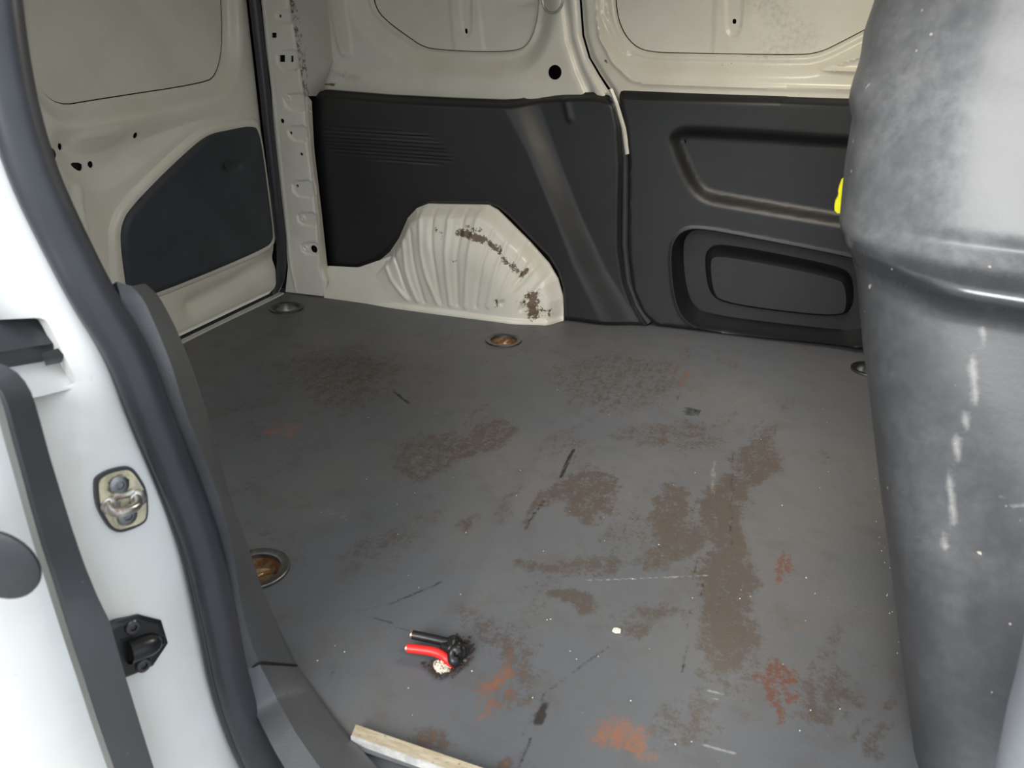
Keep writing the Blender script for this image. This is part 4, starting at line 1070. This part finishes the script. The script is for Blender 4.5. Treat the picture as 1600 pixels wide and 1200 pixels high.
# ---- cut cables coming up through the floor
def cables():
    def f(p, z): 
        o = Plane((0, 0, z), (1, 0, 0), (0, 1, 0)); return o.at3(p)
    def cab(name, pts, r, mat, label, tip):
        P = resample(smooth(np.array([f(p, z) for p, z in pts]), 3, False), 40)
        V, Fc = tube_data(P, r, 14)
        o = build(name, V, Fc, M[mat], None, None, 60)
        tag(o, label, 'cable')
        d = P[0] - P[1]; d /= np.linalg.norm(d)
        core = lathe('conductor', P[0] - d * .003, d, [(r * .80, 0), (r * .80, .0055), (r * .6, .0065), (.0003, .0068)], M['copper'], o, 14)
        core['label'] = 'cut copper end'
        return P
    g = (600, 940); s = 8.889
    def z(q): return (600 + q[0] / s, 940 + q[1] / s)
    cab('black_cable', [(z((400, 460)), .015), (z((600, 500)), .015), (z((800, 545)), .016), (z((900, 570)), .017), (z((960, 520)), .017), (z((1020, 540)), .010), (z((1040, 620)), -.02)], .0070, 'black_cable', 'cut black cable with a copper end, rising from the floor hole', 0)
    cab('red_cable', [(z((330, 645)), .013), (z((500, 665)), .014), (z((680, 690)), .015), (z((800, 735)), .014), (z((880, 800)), .012), (z((930, 880)), .002), (z((950, 920)), -.02)], .0068, 'red', 'cut bright red cable beside the black one on the floor', 0)
    # black tape knot at the hole
    kn = [(z((830, 640)), .014), (z((930, 660)), .026), (z((950, 560)), .022), (z((1020, 600)), .018), (z((1080, 660)), .014), (z((1080, 760)), .010), (z((1000, 840)), .010), (z((950, 800)), .014), (z((930, 700)), .022), (z((1000, 650)), .026), (z((1040, 720)), .018), (z((1000, 790)), .012)]
    P = resample(smooth(np.array([f(p, h) for p, h in kn]), 3, False), 110)
    tp = build('tape_knot', *tube_data(P, .0075, 10, taper=1 + .22 * np.sin(np.linspace(0, 30, 110))), M['black_cable'], None, None, 60)
    tag(tp, 'lump of melted black tape binding the two cables at the floor hole', 'tape')
    # chipped cream sealant patch
    out = smooth(FLOOR.picks([z(q) for q in [(680, 870), (730, 820), (850, 830), (930, 900), (930, 960), (850, 1000), (760, 1000), (700, 960)]]), 1)
    sp = press('sealant_patch', FLOOR, out, M['sealant'], None, (), lambda Q: .003 + .005 * ss(0, -.008, sdf(Q, out)) * (1 + .5 * np.sin(Q[:, 0] * 900) * np.sin(Q[:, 1] * 800)), .0025, .004)
    tag(sp, 'chipped patch of cream sealant beside the red cable', 'sealant')
    # torn crumbs round the hole
    V = []; Fc = []
    ringp = np.vstack([resample(FLOOR.picks([z(q) for q in [(1040, 480), (1150, 560), (1200, 640), (1180, 780), (1120, 880), (1020, 960), (900, 1000), (780, 1030), (680, 1000), (640, 940), (690, 860)]]), 120), resample(FLOOR.picks([z(q) for q in [(560, 850), (600, 880), (640, 860)]]), 14), resample(FLOOR.picks([z(q) for q in [(650, 980), (760, 990), (850, 950)]]), 26)])
    for c in ringp:
        c = c + rng.normal(0, .0035, 2); r = rng.uniform(.0008, .0030)
        b = len(V); hh = rng.uniform(.0008, .0035)
        k = 5; a0 = rng.uniform(0, 6)
        V += [(c[0] + r * math.cos(a0 + 6.283 * i / k) * rng.uniform(.6, 1.2), c[1] + r * math.sin(a0 + 6.283 * i / k) * rng.uniform(.6, 1.2), .0) for i in range(k)] + [(c[0] + rng.normal(0, .001), c[1], hh)]
        Fc += [(b + i, b + (i + 1) % k, b + k) for i in range(k)]
    o = build('torn_crumbs', np.array(V), Fc, M['crumb'], None, None, 20); tag(o, 'brown crumbs torn up around the cable hole', 'debris', kind='stuff')
cables()

# ---- small loose bits
pcz = FLOOR.pick((963, 987))
pcr = press('paint_chip', FLOOR, np.array([(-.006, -.003), (.0, -.005), (.007, -.002), (.006, .004), (.0, .005), (-.005, .003)]) + pcz, M['pale_crumb'], None, (), lambda Q: .004 + 0 * Q[:, 0], .004, .0035)
tag(pcr, 'single white paint chip lying on the middle of the floor mat', 'chip')
V = []; Fc = []
edge_px = [(1372, 760), (1378, 800), (1382, 835), (1388, 865), (1392, 895), (1397, 930), (1401, 960), (1406, 1010)]
spots = [FLOOR.pick((x - rng.uniform(2, 12), y + rng.uniform(-18, 18))) for x, y in edge_px * 2] + [FLOOR.pick((rng.uniform(480, 1330), rng.uniform(600, 1190))) for _ in range(70)]
for c in spots:
    r = rng.uniform(.0006, .0014); b = len(V); k = 4; a0 = rng.uniform(0, 6)
    V += [(c[0] + r * math.cos(a0 + 6.283 * i / k), c[1] + r * math.sin(a0 + 6.283 * i / k), .0015) for i in range(k)] + [(c[0], c[1], .0015 + r * 1.2)]
    Fc += [(b + i, b + (i + 1) % k, b + k) for i in range(k)]
o = build('floor_crumbs', np.array(V), Fc, M['pale_crumb'], None, None, 20); tag(o, 'pale grit scattered over the floor mat', 'debris', kind='stuff')

# ---- cargo roof lamp (its own light)
def roof_lamp():
    c = A(1.74, -.58, TOP); t = empty('roof_lamp', c, 'warm cargo lamp on the roof, above the picture', 'lamp')
    build('housing', *box_data(c + A(-.09, -.05, -.022), c + A(.09, .05, -.001)), M['trim'], t)
    L = bpy.data.lights.new('lamp_light', 'AREA'); L.shape = 'RECTANGLE'; L.size = .34; L.size_y = .26; L.energy = LAMP_W; L.color = (1.0, .90, .72)
    o = bpy.data.objects.new('lamp_light', L); COL.objects.link(o); o.location = (0, 0, -.03); o.parent = t
roof_lamp()
